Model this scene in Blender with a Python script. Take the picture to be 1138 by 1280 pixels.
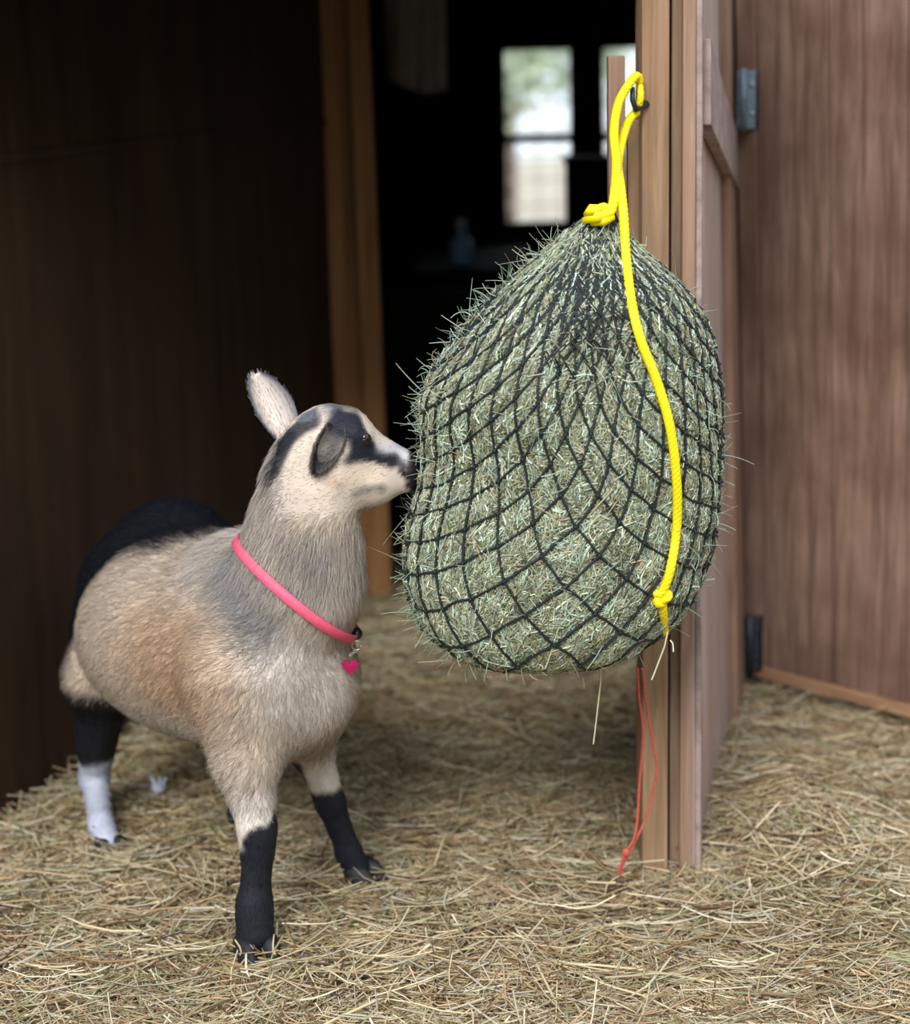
import bpy, math
import numpy as np
from mathutils import Vector, Matrix
from mathutils.bvhtree import BVHTree

# ------------------------------------------------------------------ camera, world, lights
SC = bpy.context.scene
for o in list(bpy.data.objects):
    bpy.data.objects.remove(o)
F = 2500.0                      # focal length in pixels of the 1138x1280 frame
CAMZ = 1.15
PITCH = math.atan(590.0 / F)
ROLL = math.radians(1.3)        # the camera dips slightly to its right
cam_d = bpy.data.cameras.new('camera')
cam = bpy.data.objects.new('camera', cam_d)
SC.collection.objects.link(cam)
CP, SP = math.cos(PITCH), math.sin(PITCH)
CF = np.array([0, CP, -SP])
_u = np.array([0, SP, CP]); _r = np.array([1.0, 0, 0])
CR = math.cos(ROLL) * _r - math.sin(ROLL) * _u
CU = math.sin(ROLL) * _r + math.cos(ROLL) * _u
cam.matrix_world = Matrix(((CR[0], CU[0], -CF[0], 0), (CR[1], CU[1], -CF[1], 0), (CR[2], CU[2], -CF[2], CAMZ), (0, 0, 0, 1)))
cam_d.sensor_width = 36
cam_d.lens = F / 1280 * 36
cam_d.clip_start = 0.05
cam_d.dof.use_dof = True
cam_d.dof.focus_distance = 2.42
cam_d.dof.aperture_fstop = 2.9
SC.camera = cam
SC.view_settings.view_transform = 'Standard'
SC.view_settings.look = 'None'
SC.view_settings.gamma = 1.0
SC.view_settings.exposure = 0.65
SC.view_settings.use_curve_mapping = False

world = bpy.data.worlds.new('overcast_sky')
SC.world = world
world.use_nodes = True
wn = world.node_tree.nodes
wl = world.node_tree.links
wn.clear()
w_out = wn.new('ShaderNodeOutputWorld')
w_bg = wn.new('ShaderNodeBackground')
w_tc = wn.new('ShaderNodeTexCoord')
w_sep = wn.new('ShaderNodeSeparateXYZ')
w_ramp = wn.new('ShaderNodeValToRGB')
wl.new(w_tc.outputs['Generated'], w_sep.inputs[0])
wl.new(w_sep.outputs['Z'], w_ramp.inputs[0])
cr = w_ramp.color_ramp
cr.elements[0].position = 0.0
cr.elements[0].color = (0.13, 0.14, 0.13, 1)
cr.elements[1].position = 1.0
cr.elements[1].color = (0.78, 0.86, 1.0, 1)
e = cr.elements.new(0.22)
e.color = (0.24, 0.26, 0.25, 1)
e = cr.elements.new(0.42)
e.color = (0.86, 0.90, 0.96, 1)
# the far side of the barn looks out on open bright sky, low near-side sky darkened to dim the interior
w_r2 = wn.new('ShaderNodeMapRange'); w_r2.inputs['From Min'].default_value = .2; w_r2.inputs['From Max'].default_value = .8
w_mix = wn.new('ShaderNodeMix'); w_mix.data_type = 'RGBA'
wl.new(w_sep.outputs['Y'], w_r2.inputs['Value']); wl.new(w_r2.outputs['Result'], w_mix.inputs['Factor'])
wl.new(w_ramp.outputs[0], w_mix.inputs['A']); w_mix.inputs['B'].default_value = (.66, .74, .80, 1)
wl.new(w_mix.outputs['Result'], w_bg.inputs[0])
w_bg.inputs[1].default_value = 1.25
wl.new(w_bg.outputs[0], w_out.inputs[0])

sun_d = bpy.data.lights.new('hazy_sun', 'SUN')
sun_d.energy = 1.8
sun_d.angle = math.radians(22)
sun_d.color = (1.0, 0.97, 0.93)
sun = bpy.data.objects.new('hazy_sun', sun_d)
SC.collection.objects.link(sun)
sun.rotation_euler = (math.radians(53), 0, math.radians(-16))

# ------------------------------------------------------------------ helpers
rng = np.random.default_rng(7)

def at(px, py, Y):
    """point in the world at distance Y on the ray through a point of the frame"""
    px = np.asarray(px, float); py = np.asarray(py, float)
    a = (px - 569) / F
    b = -(py - 640) / F
    dx, dy, dz = (CF[i] + a * CR[i] + b * CU[i] for i in range(3))
    t = Y / dy
    return np.stack([dx * t, np.broadcast_to(Y, (dx * t).shape) * 1.0, CAMZ + dz * t], -1)


def ray_z(px, py, z=0.0):
    """point at height z on the ray through a point of the frame"""
    d_ = CF + (px - 569) / F * CR - (py - 640) / F * CU
    t = (z - CAMZ) / d_[2]
    return np.array([0, 0, CAMZ]) + d_ * t


def V(p):
    return Vector((float(p[0]), float(p[1]), float(p[2])))


def tag(o, label=None, cat=None, group=None, kind=None):
    if label: o['label'] = label
    if cat: o['category'] = cat
    if group: o['group'] = group
    if kind: o['kind'] = kind
    return o


def empty(name, loc, label=None, cat=None, group=None, kind=None):
    o = bpy.data.objects.new(name, None)
    o.empty_display_size = 0.05
    SC.collection.objects.link(o)
    o.location = V(loc)
    return tag(o, label, cat, group, kind)


def link_mesh(name, me, mat, parent=None):
    o = bpy.data.objects.new(name, me)
    SC.collection.objects.link(o)
    if mat is not None:
        me.materials.append(mat)
    if parent is not None:
        loc = Vector((0, 0, 0))
        p = parent
        while p is not None:
            loc += p.location
            p = p.parent
        if len(me.vertices):
            co = np.empty(len(me.vertices) * 3, np.float32)
            me.vertices.foreach_get('co', co)
            co = co.reshape(-1, 3) - np.array(loc, np.float32)
            me.vertices.foreach_set('co', co.ravel())
            me.update()
        o.parent = parent
    return o


def mesh(name, verts, faces, mat, parent=None, col=None, smooth=True):
    """verts (N,3), faces list of arrays (n,k); world coordinates"""
    me = bpy.data.meshes.new(name)
    verts = np.asarray(verts, np.float32)
    if isinstance(faces, np.ndarray):
        faces = [faces]
    fl = [np.asarray(f, np.int32) for f in faces if len(f)]
    me.vertices.add(len(verts))
    me.vertices.foreach_set('co', verts.ravel())
    li = np.concatenate([f.ravel() for f in fl])
    tot = np.concatenate([np.full(len(f), f.shape[1], np.int32) for f in fl])
    st = np.concatenate([[0], np.cumsum(tot)[:-1]]).astype(np.int32)
    me.loops.add(len(li))
    me.loops.foreach_set('vertex_index', li)
    me.polygons.add(len(tot))
    me.polygons.foreach_set('loop_start', st)
    me.polygons.foreach_set('loop_total', tot)
    me.polygons.foreach_set('use_smooth', np.full(len(tot), smooth))
    me.update(calc_edges=True)
    if col is not None:
        ca = me.color_attributes.new('col', 'FLOAT_COLOR', 'POINT')
        c4 = np.ones((len(verts), 4), np.float32)
        c4[:, :3] = col
        ca.data.foreach_set('color', c4.ravel())
    return link_mesh(name, me, mat, parent)


class MB:
    """collects shapes, then links them as one mesh object"""
    def __init__(s):
        s.v = []; s.q = []; s.t = []; s.n = 0

    def add(s, v, q=None, t=None):
        v = np.asarray(v, float)
        if q is not None and len(q): s.q.append(np.asarray(q, int) + s.n)
        if t is not None and len(t): s.t.append(np.asarray(t, int) + s.n)
        s.v.append(v); s.n += len(v)
        return s

    def box(s, o, ux, uy, uz):
        """box from corner o with edge vectors"""
        o = np.asarray(o, float)
        c = [o + i * np.asarray(ux, float) + j * np.asarray(uy, float) + k * np.asarray(uz, float)
             for k in (0, 1) for j in (0, 1) for i in (0, 1)]
        q = [[0, 2, 3, 1], [4, 5, 7, 6], [0, 1, 5, 4], [2, 6, 7, 3], [0, 4, 6, 2], [1, 3, 7, 5]]
        return s.add(c, q)

    def tube(s, pts, r, sides=8, flat=None):
        pts = np.asarray(pts, float)
        r = np.broadcast_to(np.asarray(r, float), (len(pts),))
        tn = np.gradient(pts, axis=0)
        tn /= np.linalg.norm(tn, axis=1)[:, None] + 1e-9
        ref = np.array([0.0, 1.0, 0.03]) if abs(tn[0][1]) < .9 else np.array([1.0, 0, 0.03])
        vs = []
        for i in range(len(pts)):
            a = ref - tn[i] * ref.dot(tn[i]); a /= np.linalg.norm(a)
            b = np.cross(tn[i], a)
            ref = a
            for k in range(sides):
                th = 2 * math.pi * k / sides
                vs.append(pts[i] + r[i] * (math.cos(th) * a + math.sin(th) * b))
        q = []
        for i in range(len(pts) - 1):
            for k in range(sides):
                k2 = (k + 1) % sides
                q.append([i * sides + k, i * sides + k2, (i + 1) * sides + k2, (i + 1) * sides + k])
        n = len(vs)
        vs.append(pts[0]); vs.append(pts[-1])
        t = []
        for k in range(sides):
            k2 = (k + 1) % sides
            t.append([n, k2, k])
            t.append([n + 1, (len(pts) - 1) * sides + k, (len(pts) - 1) * sides + k2])
        return s.add(vs, q, t)

    def ball(s, c, r, seg=12, rings=8):
        r = np.broadcast_to(np.asarray(r, float), (3,))
        vs = [np.asarray(c) + r * [0, 0, 1]]
        for i in range(1, rings):
            for k in range(seg):
                a, b = math.pi * i / rings, 2 * math.pi * k / seg
                vs.append(np.asarray(c) + r * [math.sin(a) * math.cos(b), math.sin(a) * math.sin(b), math.cos(a)])
        vs.append(np.asarray(c) - r * [0, 0, 1])
        q, t = [], []
        for i in range(rings - 2):
            for k in range(seg):
                k2 = (k + 1) % seg
                q.append([1 + i * seg + k, 1 + (i + 1) * seg + k, 1 + (i + 1) * seg + k2, 1 + i * seg + k2])
        n = len(vs) - 1
        for k in range(seg):
            k2 = (k + 1) % seg
            t.append([0, 1 + k, 1 + k2])
            t.append([n, 1 + (rings - 2) * seg + k2, 1 + (rings - 2) * seg + k])
        return s.add(vs, q, t)

    def build(s, name, mat, parent=None, smooth=False, bevel=0.0):
        v = np.concatenate(s.v)
        fs = []
        if s.q: fs.append(np.concatenate(s.q))
        if s.t: fs.append(np.concatenate(s.t))
        o = mesh(name, v, fs, mat, parent, smooth=smooth)
        if bevel:
            m = o.modifiers.new('bevel', 'BEVEL')
            m.width = bevel; m.segments = 2; m.limit_method = 'ANGLE'
        return o


def strands(P, r, col, sides=3):
    """P (N,K,3) centre lines, r (N,K) radii, col (N,3) -> verts, quads, colours"""
    N, K, _ = P.shape
    T = np.gradient(P, axis=1)
    T /= np.linalg.norm(T, axis=2, keepdims=True) + 1e-9
    ref = rng.normal(size=(N, 1, 3))
    A = ref - T * (ref * T).sum(2, keepdims=True)
    A /= np.linalg.norm(A, axis=2, keepdims=True) + 1e-9
    B = np.cross(T, A)
    th = np.arange(sides) * 2 * math.pi / sides
    if sides == 2:
        th = np.array([0, math.pi])
    R = r[:, :, None, None]
    Vv = P[:, :, None, :] + R * (np.cos(th)[None, None, :, None] * A[:, :, None, :] +
                                 np.sin(th)[None, None, :, None] * B[:, :, None, :])
    verts = Vv.reshape(-1, 3)
    base = (np.arange(N) * K * sides)[:, None, None]
    i = np.arange(K - 1)[None, :, None] * sides
    nk = 1 if sides == 2 else sides
    k = np.arange(nk)[None, None, :]
    k2 = (k + 1) % sides
    q = np.stack([base + i + k, base + i + k2, base + i + sides + k2, base + i + sides + k], -1).reshape(-1, 4)
    c = np.repeat(col, K * sides, axis=0)
    return verts, q, c


def srgb(r, g, b):
    f = lambda c: (c / 255 / 12.92) if c / 255 <= 0.04045 else ((c / 255 + 0.055) / 1.055) ** 2.4
    return np.array([f(r), f(g), f(b)])


def smooth01(x):
    x = np.clip(x, 0, 1)
    return x * x * (3 - 2 * x)


def vnoise(p, scale, seed=0):
    """cheap smooth value noise on (N,k) points"""
    p = np.asarray(p, float) * scale
    i = np.floor(p).astype(np.int64)
    f = smooth01(p - i)
    k = p.shape[1]
    out = 0
    for c in range(2 ** k):
        w = 1.0
        h = np.full(len(p), seed * 7919 + 17, np.int64)
        for d in range(k):
            bit = (c >> d) & 1
            w = w * (f[:, d] if bit else 1 - f[:, d])
            h = (h * 1103515 + (i[:, d] + bit) * 374761393 + 668265263 * (d + 1)) & 0x7fffffff
            h ^= (h >> 13)
        h = (h * 1274126177) & 0x7fffffff
        h ^= (h >> 16)
        out = out + w * (h % 65536) / 65535.0
    return out


# ------------------------------------------------------------------ materials
def new_mat(name):
    m = bpy.data.materials.new(name)
    m.use_nodes = True
    return m, m.node_tree.nodes, m.node_tree.links, m.node_tree.nodes['Principled BSDF']


def plain(name, col, rough=0.7, metal=0.0, noise=0.0, nscale=60, bump=0.0):
    m, n, l, p = new_mat(name)
    p.inputs['Roughness'].default_value = rough
    p.inputs['Metallic'].default_value = metal
    p.inputs['Base Color'].default_value = (*col, 1)
    tc = n.new('ShaderNodeTexCoord')
    nz = n.new('ShaderNodeTexNoise'); nz.inputs['Scale'].default_value = nscale
    nz.inputs['Detail'].default_value = 6
    l.new(tc.outputs['Object'], nz.inputs['Vector'])
    r = n.new('ShaderNodeValToRGB')
    c = np.asarray(col)
    r.color_ramp.elements[0].position = .3
    r.color_ramp.elements[0].color = (*(c * (1 - noise)), 1)
    r.color_ramp.elements[1].position = .7
    r.color_ramp.elements[1].color = (*np.minimum(c * (1 + noise), 1), 1)
    l.new(nz.outputs['Fac'], r.inputs[0]); l.new(r.outputs[0], p.inputs['Base Color'])
    if bump:
        b = n.new('ShaderNodeBump'); b.inputs['Strength'].default_value = bump
        b.inputs['Distance'].default_value = .003
        l.new(nz.outputs['Fac'], b.inputs['Height']); l.new(b.outputs[0], p.inputs['Normal'])
    return m


def attr_mat(name, rough=0.6, trans=0.0, spec=0.3, sheen=0.0):
    m, n, l, p = new_mat(name)
    a = n.new('ShaderNodeAttribute'); a.attribute_name = 'col'
    l.new(a.outputs['Color'], p.inputs['Base Color'])
    p.inputs['Roughness'].default_value = rough
    p.inputs['Specular IOR Level'].default_value = spec
    if trans:
        t = n.new('ShaderNodeBsdfTranslucent')
        mx = n.new('ShaderNodeMixShader'); mx.inputs[0].default_value = trans
        out = n['Material Output']
        l.new(a.outputs['Color'], t.inputs['Color'])
        l.new(p.outputs[0], mx.inputs[1]); l.new(t.outputs[0], mx.inputs[2])
        l.new(mx.outputs[0], out.inputs['Surface'])
    return m


def wood(name, dark, light, rough=0.75, grain=(28, 28, 1.3), blotch=None, bump=0.35, spots=0.0):
    """vertical wood grain; dark/light are the wood's own colours"""
    m, n, l, p = new_mat(name)
    p.inputs['Roughness'].default_value = rough
    p.inputs['Specular IOR Level'].default_value = 0.25
    tc = n.new('ShaderNodeTexCoord')
    mp = n.new('ShaderNodeMapping'); mp.inputs['Scale'].default_value = grain
    l.new(tc.outputs['Object'], mp.inputs['Vector'])
    n1 = n.new('ShaderNodeTexNoise'); n1.inputs['Scale'].default_value = 2.2
    n1.inputs['Detail'].default_value = 9; n1.inputs['Roughness'].default_value = .65
    n1.inputs['Distortion'].default_value = .6
    l.new(mp.outputs[0], n1.inputs['Vector'])
    r = n.new('ShaderNodeValToRGB')
    r.color_ramp.elements[0].position = .33; r.color_ramp.elements[0].color = (*dark, 1)
    r.color_ramp.elements[1].position = .68; r.color_ramp.elements[1].color = (*light, 1)
    l.new(n1.outputs['Fac'], r.inputs[0])
    last = r.outputs[0]
    n2 = n.new('ShaderNodeTexNoise'); n2.inputs['Scale'].default_value = 5
    n2.inputs['Detail'].default_value = 4
    l.new(tc.outputs['Object'], n2.inputs['Vector'])
    if blotch is not None:
        r2 = n.new('ShaderNodeValToRGB')
        r2.color_ramp.elements[0].position = .42; r2.color_ramp.elements[0].color = (0, 0, 0, 1)
        r2.color_ramp.elements[1].position = .66; r2.color_ramp.elements[1].color = (1, 1, 1, 1)
        l.new(n2.outputs['Fac'], r2.inputs[0])
        mx = n.new('ShaderNodeMix'); mx.data_type = 'RGBA'
        l.new(r2.outputs[0], mx.inputs['Factor'])
        l.new(last, mx.inputs['A'])
        mx.inputs['B'].default_value = (*blotch, 1)
        mu = n.new('ShaderNodeMath'); mu.operation = 'MULTIPLY'; mu.inputs[1].default_value = .6
        l.new(r2.outputs[0], mu.inputs[0]); l.new(mu.outputs[0], mx.inputs['Factor'])
        last = mx.outputs['Result']
    l.new(last, p.inputs['Base Color'])
    b = n.new('ShaderNodeBump'); b.inputs['Strength'].default_value = bump
    b.inputs['Distance'].default_value = .002
    l.new(n1.outputs['Fac'], b.inputs['Height']); l.new(b.outputs[0], p.inputs['Normal'])
    return m


M = {}
M['pine'] = wood('pine_board', srgb(118, 92, 68), srgb(172, 142, 112), blotch=srgb(158, 124, 96))
M['weathered'] = wood('weathered_board', srgb(104, 86, 70), srgb(150, 128, 106), blotch=srgb(128, 100, 80))
M['rosy'] = wood('rosy_board', srgb(126, 100, 84), srgb(176, 148, 128), blotch=srgb(150, 112, 92))
M['greyed'] = wood('greyed_gate_wood', srgb(146, 128, 120), srgb(206, 188, 180), blotch=srgb(176, 144, 124))
M['brace'] = wood('silvery_brace_wood', srgb(132, 114, 108), srgb(182, 164, 158), grain=(10, 10, 10))
M['redwood'] = wood('brown_door_planks', srgb(98, 76, 66), srgb(162, 134, 118), grain=(24, 24, 1.6), blotch=srgb(92, 64, 52))
M['edgewood'] = wood('door_edge_strip', srgb(140, 104, 80), srgb(178, 142, 112), grain=(3, 3, 20))
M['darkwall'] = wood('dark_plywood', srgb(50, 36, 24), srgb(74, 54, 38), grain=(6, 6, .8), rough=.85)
M['orange'] = wood('golden_pine', srgb(132, 92, 56), srgb(178, 134, 88), grain=(20, 20, .9))
M['black'] = wood('near_black_board', srgb(16, 13, 11), srgb(30, 24, 19), rough=.9)  # near-black; on the partition it stands in for doorway shade
M['galv'] = plain('dull_galvanised_steel', srgb(112, 128, 144), .5, .4, .25, 90, .2)
M['darksteel'] = plain('dark_steel', srgb(56, 62, 70), .5, .6, .2, 90, .2)
M['soil'] = plain('trodden_straw_soil', srgb(120, 100, 72), .95, 0, .35, 25, .8)
M['straw'] = attr_mat('straw', .55, .12, .35)
M['hay'] = attr_mat('hay', .6, .15, .3)
M['fur'] = attr_mat('goat_coat', .62, 0.0, .25)
M['hair'] = attr_mat('goat_hair', .5, .12, .3)
M['net'] = plain('dark_green_net_cord', srgb(14, 27, 29), .6, 0, .3, 200)
M['yellow'] = plain('yellow_braided_rope', srgb(250, 228, 10), .5, 0, .05, 300, .1)
M['pink'] = plain('pink_webbing', srgb(228, 92, 122), .6, 0, .12, 300, .2)
M['buckle'] = plain('black_plastic', srgb(26, 26, 32), .35)
M['tag'] = plain('magenta_enamel', srgb(160, 24, 80), .25)
M['metalring'] = plain('nickel_ring', srgb(190, 186, 180), .3, 1.0)
M['twine'] = plain('red_baling_twine', srgb(188, 84, 66), .6, 0, .2, 200)
M['hoof'] = plain('black_hoof_horn', srgb(20, 22, 28), .65, 0, .2, 60, .4)
M['iris'] = plain('dark_amber_eye', srgb(34, 24, 16), .06)
M['pupil'] = plain('black_pupil', srgb(5, 5, 6), .1)
M['cloth'] = plain('grey_cloth', srgb(215, 208, 198), .9, 0, .1, 20)
M['bluepl'] = plain('pale_blue_plastic', srgb(165, 205, 250), .4)
M['leaf'] = attr_mat('tree_foliage', .6, .4, .2)
M['bark'] = plain('tree_bark', srgb(92, 84, 74), .9, 0, .3, 30, .5)
M['white_tuft'] = plain('pale_tuft', srgb(205, 208, 222), .7)

# glass
gm, gn, gl, gp = new_mat('window_glass')
gp.inputs['Roughness'].default_value = .02
gn.remove(gp)
tr = gn.new('ShaderNodeBsdfTransparent'); gs = gn.new('ShaderNodeBsdfGlossy'); gs.inputs['Roughness'].default_value = .02
fr = gn.new('ShaderNodeFresnel'); fr.inputs[0].default_value = 1.45
mx = gn.new('ShaderNodeMixShader')
gl.new(fr.outputs[0], mx.inputs[0]); gl.new(tr.outputs[0], mx.inputs[1]); gl.new(gs.outputs[0], mx.inputs[2])
gl.new(mx.outputs[0], gn['Material Output'].inputs['Surface'])
M['glass'] = gm

# ------------------------------------------------------------------ ground and barn shell
def hgt(x, y):
    p = np.stack([np.ravel(x), np.ravel(y)], -1)
    h = .012 * vnoise(p, 6, 1) + .010 * vnoise(p, 17, 2) - .018
    # straw drifted up against the open gate and towards the far corner
    h = h + .03 * np.exp(-(((p[:, 0] - .50) / .09) ** 2 + ((p[:, 1] - 2.78) / .22) ** 2))
    return h.reshape(np.shape(x))


gx, gy = np.meshgrid(np.linspace(-3.0, 3.0, 241), np.linspace(-1.5, 6.1, 305))
gv = np.stack([gx.ravel(), gy.ravel(), hgt(gx, gy).ravel()], -1)
ii = np.arange(304)[:, None] * 241 + np.arange(240)[None, :]
gq = np.stack([ii, ii + 1, ii + 242, ii + 241], -1).reshape(-1, 4)
floor = tag(mesh('floor', gv, gq, M['soil']), kind='structure')

HZ = 1.25                                   # underside of the unseen lintel, set low to darken the interior
WA, WB = np.array([-.845, 2.55]), np.array([-.215, 4.215])     # left partition line
d = (WB - WA) / np.linalg.norm(WB - WA)
nn = np.array([-d[1], d[0]])
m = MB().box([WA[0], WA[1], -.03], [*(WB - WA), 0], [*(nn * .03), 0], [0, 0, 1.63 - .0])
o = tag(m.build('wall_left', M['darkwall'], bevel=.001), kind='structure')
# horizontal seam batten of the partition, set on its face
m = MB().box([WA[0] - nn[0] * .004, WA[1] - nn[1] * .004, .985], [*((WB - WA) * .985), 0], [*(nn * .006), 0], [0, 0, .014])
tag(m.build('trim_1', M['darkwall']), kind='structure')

YB = 5.6
# back wall with two window openings
wx0, wx1 = at(625, 170, YB)[0], at(722, 170, YB)[0]
wx2, wx3 = at(748, 170, YB)[0], at(748 + 97, 170, YB)[0]
wz0, wz1 = at(625, 288, YB)[2], at(625, 56, YB)[2]
m = MB()
for (a, b, c, dd) in ((-2.4, wx0, -.03, 1.62), (wx0, wx3, -.03, wz0), (wx0, wx3, wz1, 1.62), (wx1, wx2, wz0, wz1), (wx3, 2.6, -.03, 1.62)):
    m.box([a, YB, c], [b - a, 0, 0], [0, .1, 0], [0, 0, dd - c])
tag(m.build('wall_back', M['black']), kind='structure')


def window(name, x0, x1):
    r = empty(name, ((x0 + x1) / 2, YB, wz0), kind='structure')
    t = .016
    f = MB()
    f.box([x0, YB + .01, wz0], [t, 0, 0], [0, .06, 0], [0, 0, wz1 - wz0])
    f.box([x1 - t, YB + .01, wz0], [t, 0, 0], [0, .06, 0], [0, 0, wz1 - wz0])
    f.box([x0, YB + .01, wz0], [x1 - x0, 0, 0], [0, .06, 0], [0, 0, t])
    f.box([x0, YB + .01, wz1 - t], [x1 - x0, 0, 0], [0, .06, 0], [0, 0, t])
    f.build('window_frame', M['black'], r)
    zm = at(670, 174, YB)[2]
    MB().box([x0 + t, YB + .02, zm - .011], [x1 - x0 - 2 * t, 0, 0], [0, .035, 0], [0, 0, .022]).build('meeting_rail', M['black'], r)
    MB().box([x0 + t, YB + .035, wz0 + t], [x1 - x0 - 2 * t, 0, 0], [0, .004, 0], [0, 0, wz1 - wz0 - 2 * t]).build('pane', M['glass'], r)


window('window_1', wx0, wx1)
window('window_2', wx2, wx3)

m = MB().box([-2.4, 2.50, HZ + .18], [2.80, 0, 0], [0, 3.35, 0], [0, 0, .06])
m.box([.40, 3.48, HZ + .18], [2.2, 0, 0], [0, 2.37, 0], [0, 0, .06])
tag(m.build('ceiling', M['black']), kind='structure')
# front wall: low lintel shading the interior, plus the lengths left of the opening and right of the doorway
m = MB().box([-2.4, 2.62, HZ], [2.78, 0, 0], [0, .1, 0], [0, 0, .18])
m.box([-2.4, 2.62, -.03], [1.56, 0, 0], [0, .1, 0], [0, 0, HZ + .03])
tag(m.build('wall_front', M['weathered']), kind='structure')
m = MB().box([-2.4, 2.72, -.03], [.05, 0, 0], [0, 2.9, 0], [0, 0, 1.65])
tag(m.build('wall_side', M['black']), kind='structure')
m = MB().box([.535, 3.50, -.03], [2.0, 0, 0], [0, .06, 0], [0, 0, 1.63])
m.box([.535, 3.56, -.03], [.06, 0, 0], [0, 2.1, 0], [0, 0, 1.63])
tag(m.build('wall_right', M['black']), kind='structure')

# ------------------------------------------------------------------ lumber


def board(m, x0, x1, Y, thick, z0=None, z1=HZ, y_low=None, lean=0.0):
    """vertical board whose front face spans frame columns x0..x1 (measured at row 600) at distance Y"""
    a, b = at(x0, 600, Y), at(x1, 600, Y)
    z0 = -.02 if z0 is None else z0
    w = b[0] - a[0]
    za = a[2]
    k = lean
    m.box([a[0] + k * (z0 - za), Y, z0], [w, 0, 0], [0, thick, 0], [k * (z1 - z0), 0, z1 - z0])
    return m


post = empty('wooden_post', (.30, 2.62, 0), 'pale pine door post the hay net hangs on, built of boards from straw to lintel', 'post')
board(MB(), 803, 836, 2.62, .09).build('front_board', M['pine'], post, bevel=.002)
board(MB(), 838.5, 851, 2.635, .07).build('grooved_strip', M['weathered'], post, bevel=.0015)
board(MB(), 852, 868, 2.622, .085).build('edge_strip', M['rosy'], post, bevel=.0015)
z_h = at(797, 150, 2.66)[2]
z_t = at(773, 70, 2.66)[2]
slat = empty('upright_plank', (at(783, 600, 2.66)[0], 2.66, 0), 'narrow rosy plank with a sawn top, behind the yellow rope left of the post', 'plank')
board(MB(), 765, 785, 2.66, .03, z0=.38, z1=z_t, lean=-.004).build('tall_strip', M['rosy'], slat, bevel=.0015)
board(MB(), 786, 802, 2.665, .03, z0=.38, z1=z_h).build('short_strip', M['pine'], slat, bevel=.0015)

# low rail the slats stand on, behind the net
MBr = MB().box([at(755, 600, 2.67)[0], 2.695, .36], [.12, 0, 0], [0, .02, 0], [0, 0, .05])
tag(MBr.build('cross_rail', M['darkwall']), 'short dark rail behind the hay net that carries the narrow slats', 'rail')
# hook
hk = at(797, 130, 2.62)
m = MB().tube([hk + [.012, .0, .0], hk + [.002, -.012, -.004], hk + [-.004, -.022, -.006], hk + [-.008, -.022, .006], hk + [-.008, -.02, .022]],
              [.0045, .004, .004, .0035, .003], 8)
tag(m.build('hook', M['darksteel'], smooth=True), 'small dark steel hook on the post edge holding the yellow rope', 'hook')

# open gate seen steeply, swung back behind the post
GA = ray_z(869, 1092)[:2]; GB = ray_z(924, 862)[:2]
gd = (GB - GA); GL = np.linalg.norm(gd); gd /= GL
gn2 = np.array([gd[1], -gd[0]])                      # faces the camera's right
gate = empty('gate', (GA[0], GA[1], 0), 'greyed wooden gate with a diagonal brace, swung back behind the post', 'gate')


def gbox(m, u0, u1, z0, z1, n0, n1):
    m.box([*(GA + gd * u0 + gn2 * n0), z0], [*(gd * (u1 - u0)), 0], [*(gn2 * (n1 - n0)), 0], [0, 0, z1 - z0])
    m.v[-1] = gsag(m.v[-1])
    return m


def gsag(v):
    """the gate has sagged out of true"""
    v = np.array(v, float)
    u = (v[:, :2] - GA) @ gd / GL
    v[:, 0] -= (.004 + .027 * u) * v[:, 2]
    return v


for i in range(5):
    u0, u1 = i * GL / 5 + .002, (i + 1) * GL / 5 - .002
    gbox(MB(), u0, u1, .0, HZ - .02, -.010, 0).build('plank', M['greyed'], gate, bevel=.002)
gbox(MB(), 0.0, .022, .01, HZ - .03, 0, .008).build('stile', M['brace'], gate, bevel=.002)
gbox(MB(), GL - .20, GL, .01, HZ - .03, 0, .014).build('stile', M['rosy'], gate, bevel=.002)
m = MB()
ca, cb = .023, GL - .005
za1, za0, zb1, zb0 = 1.145, 1.035, .985, .895
c = []
for n0 in (.0005, .018):
    for (u, z) in ((ca, za0), (cb, zb0), (cb, zb1), (ca, za1)):
        c.append([*(GA + gd * u + gn2 * n0), z])
m.add(gsag(c), [[3, 2, 1, 0], [4, 5, 6, 7], [0, 1, 5, 4], [1, 2, 6, 5], [2, 3, 7, 6], [3, 0, 4, 7]])
m.build('brace', M['brace'], gate, bevel=.002)

# brown door at right, hung on two hinges
DA = ray_z(933, 840, .036)[:2]; DB = ray_z(995, 856.5, .036)[:2]; DB = DA + (DB - DA) / np.linalg.norm(DB - DA) * .95
dd = DB - DA; DL = np.linalg.norm(dd); dd /= DL; dn = np.array([-dd[1] * -1, dd[0] * -1]); dn = np.array([dd[1], -dd[0]])
dn = -dn if dn[1] > 0 else dn
door = empty('door_1', (DA[0], DA[1], 0), kind='structure')


def dbox(m, u0, u1, z0, z1, n0, n1):
    m.box([*(DA + dd * u0 + dn * n0), z0], [*(dd * (u1 - u0)), 0], [*(dn * (n1 - n0)), 0], [0, 0, z1 - z0])
    v = m.v[-1]; v[:, 0] -= .027 * v[:, 2]
    return m


us = [0, .045, .19, .34, .49, .64, .79, .94, DL]
m = MB()
for a, b in zip(us[:-1], us[1:]):
    dbox(m, a + .0015, b - .0015, .055, HZ - .04, -.02, 0)
m.build('planks', M['redwood'], door, bevel=.0015)
dbox(MB(), 0, DL, .034, .055, -.022, .004).build('bottom_strip', M['edgewood'], door, bevel=.001)


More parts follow.
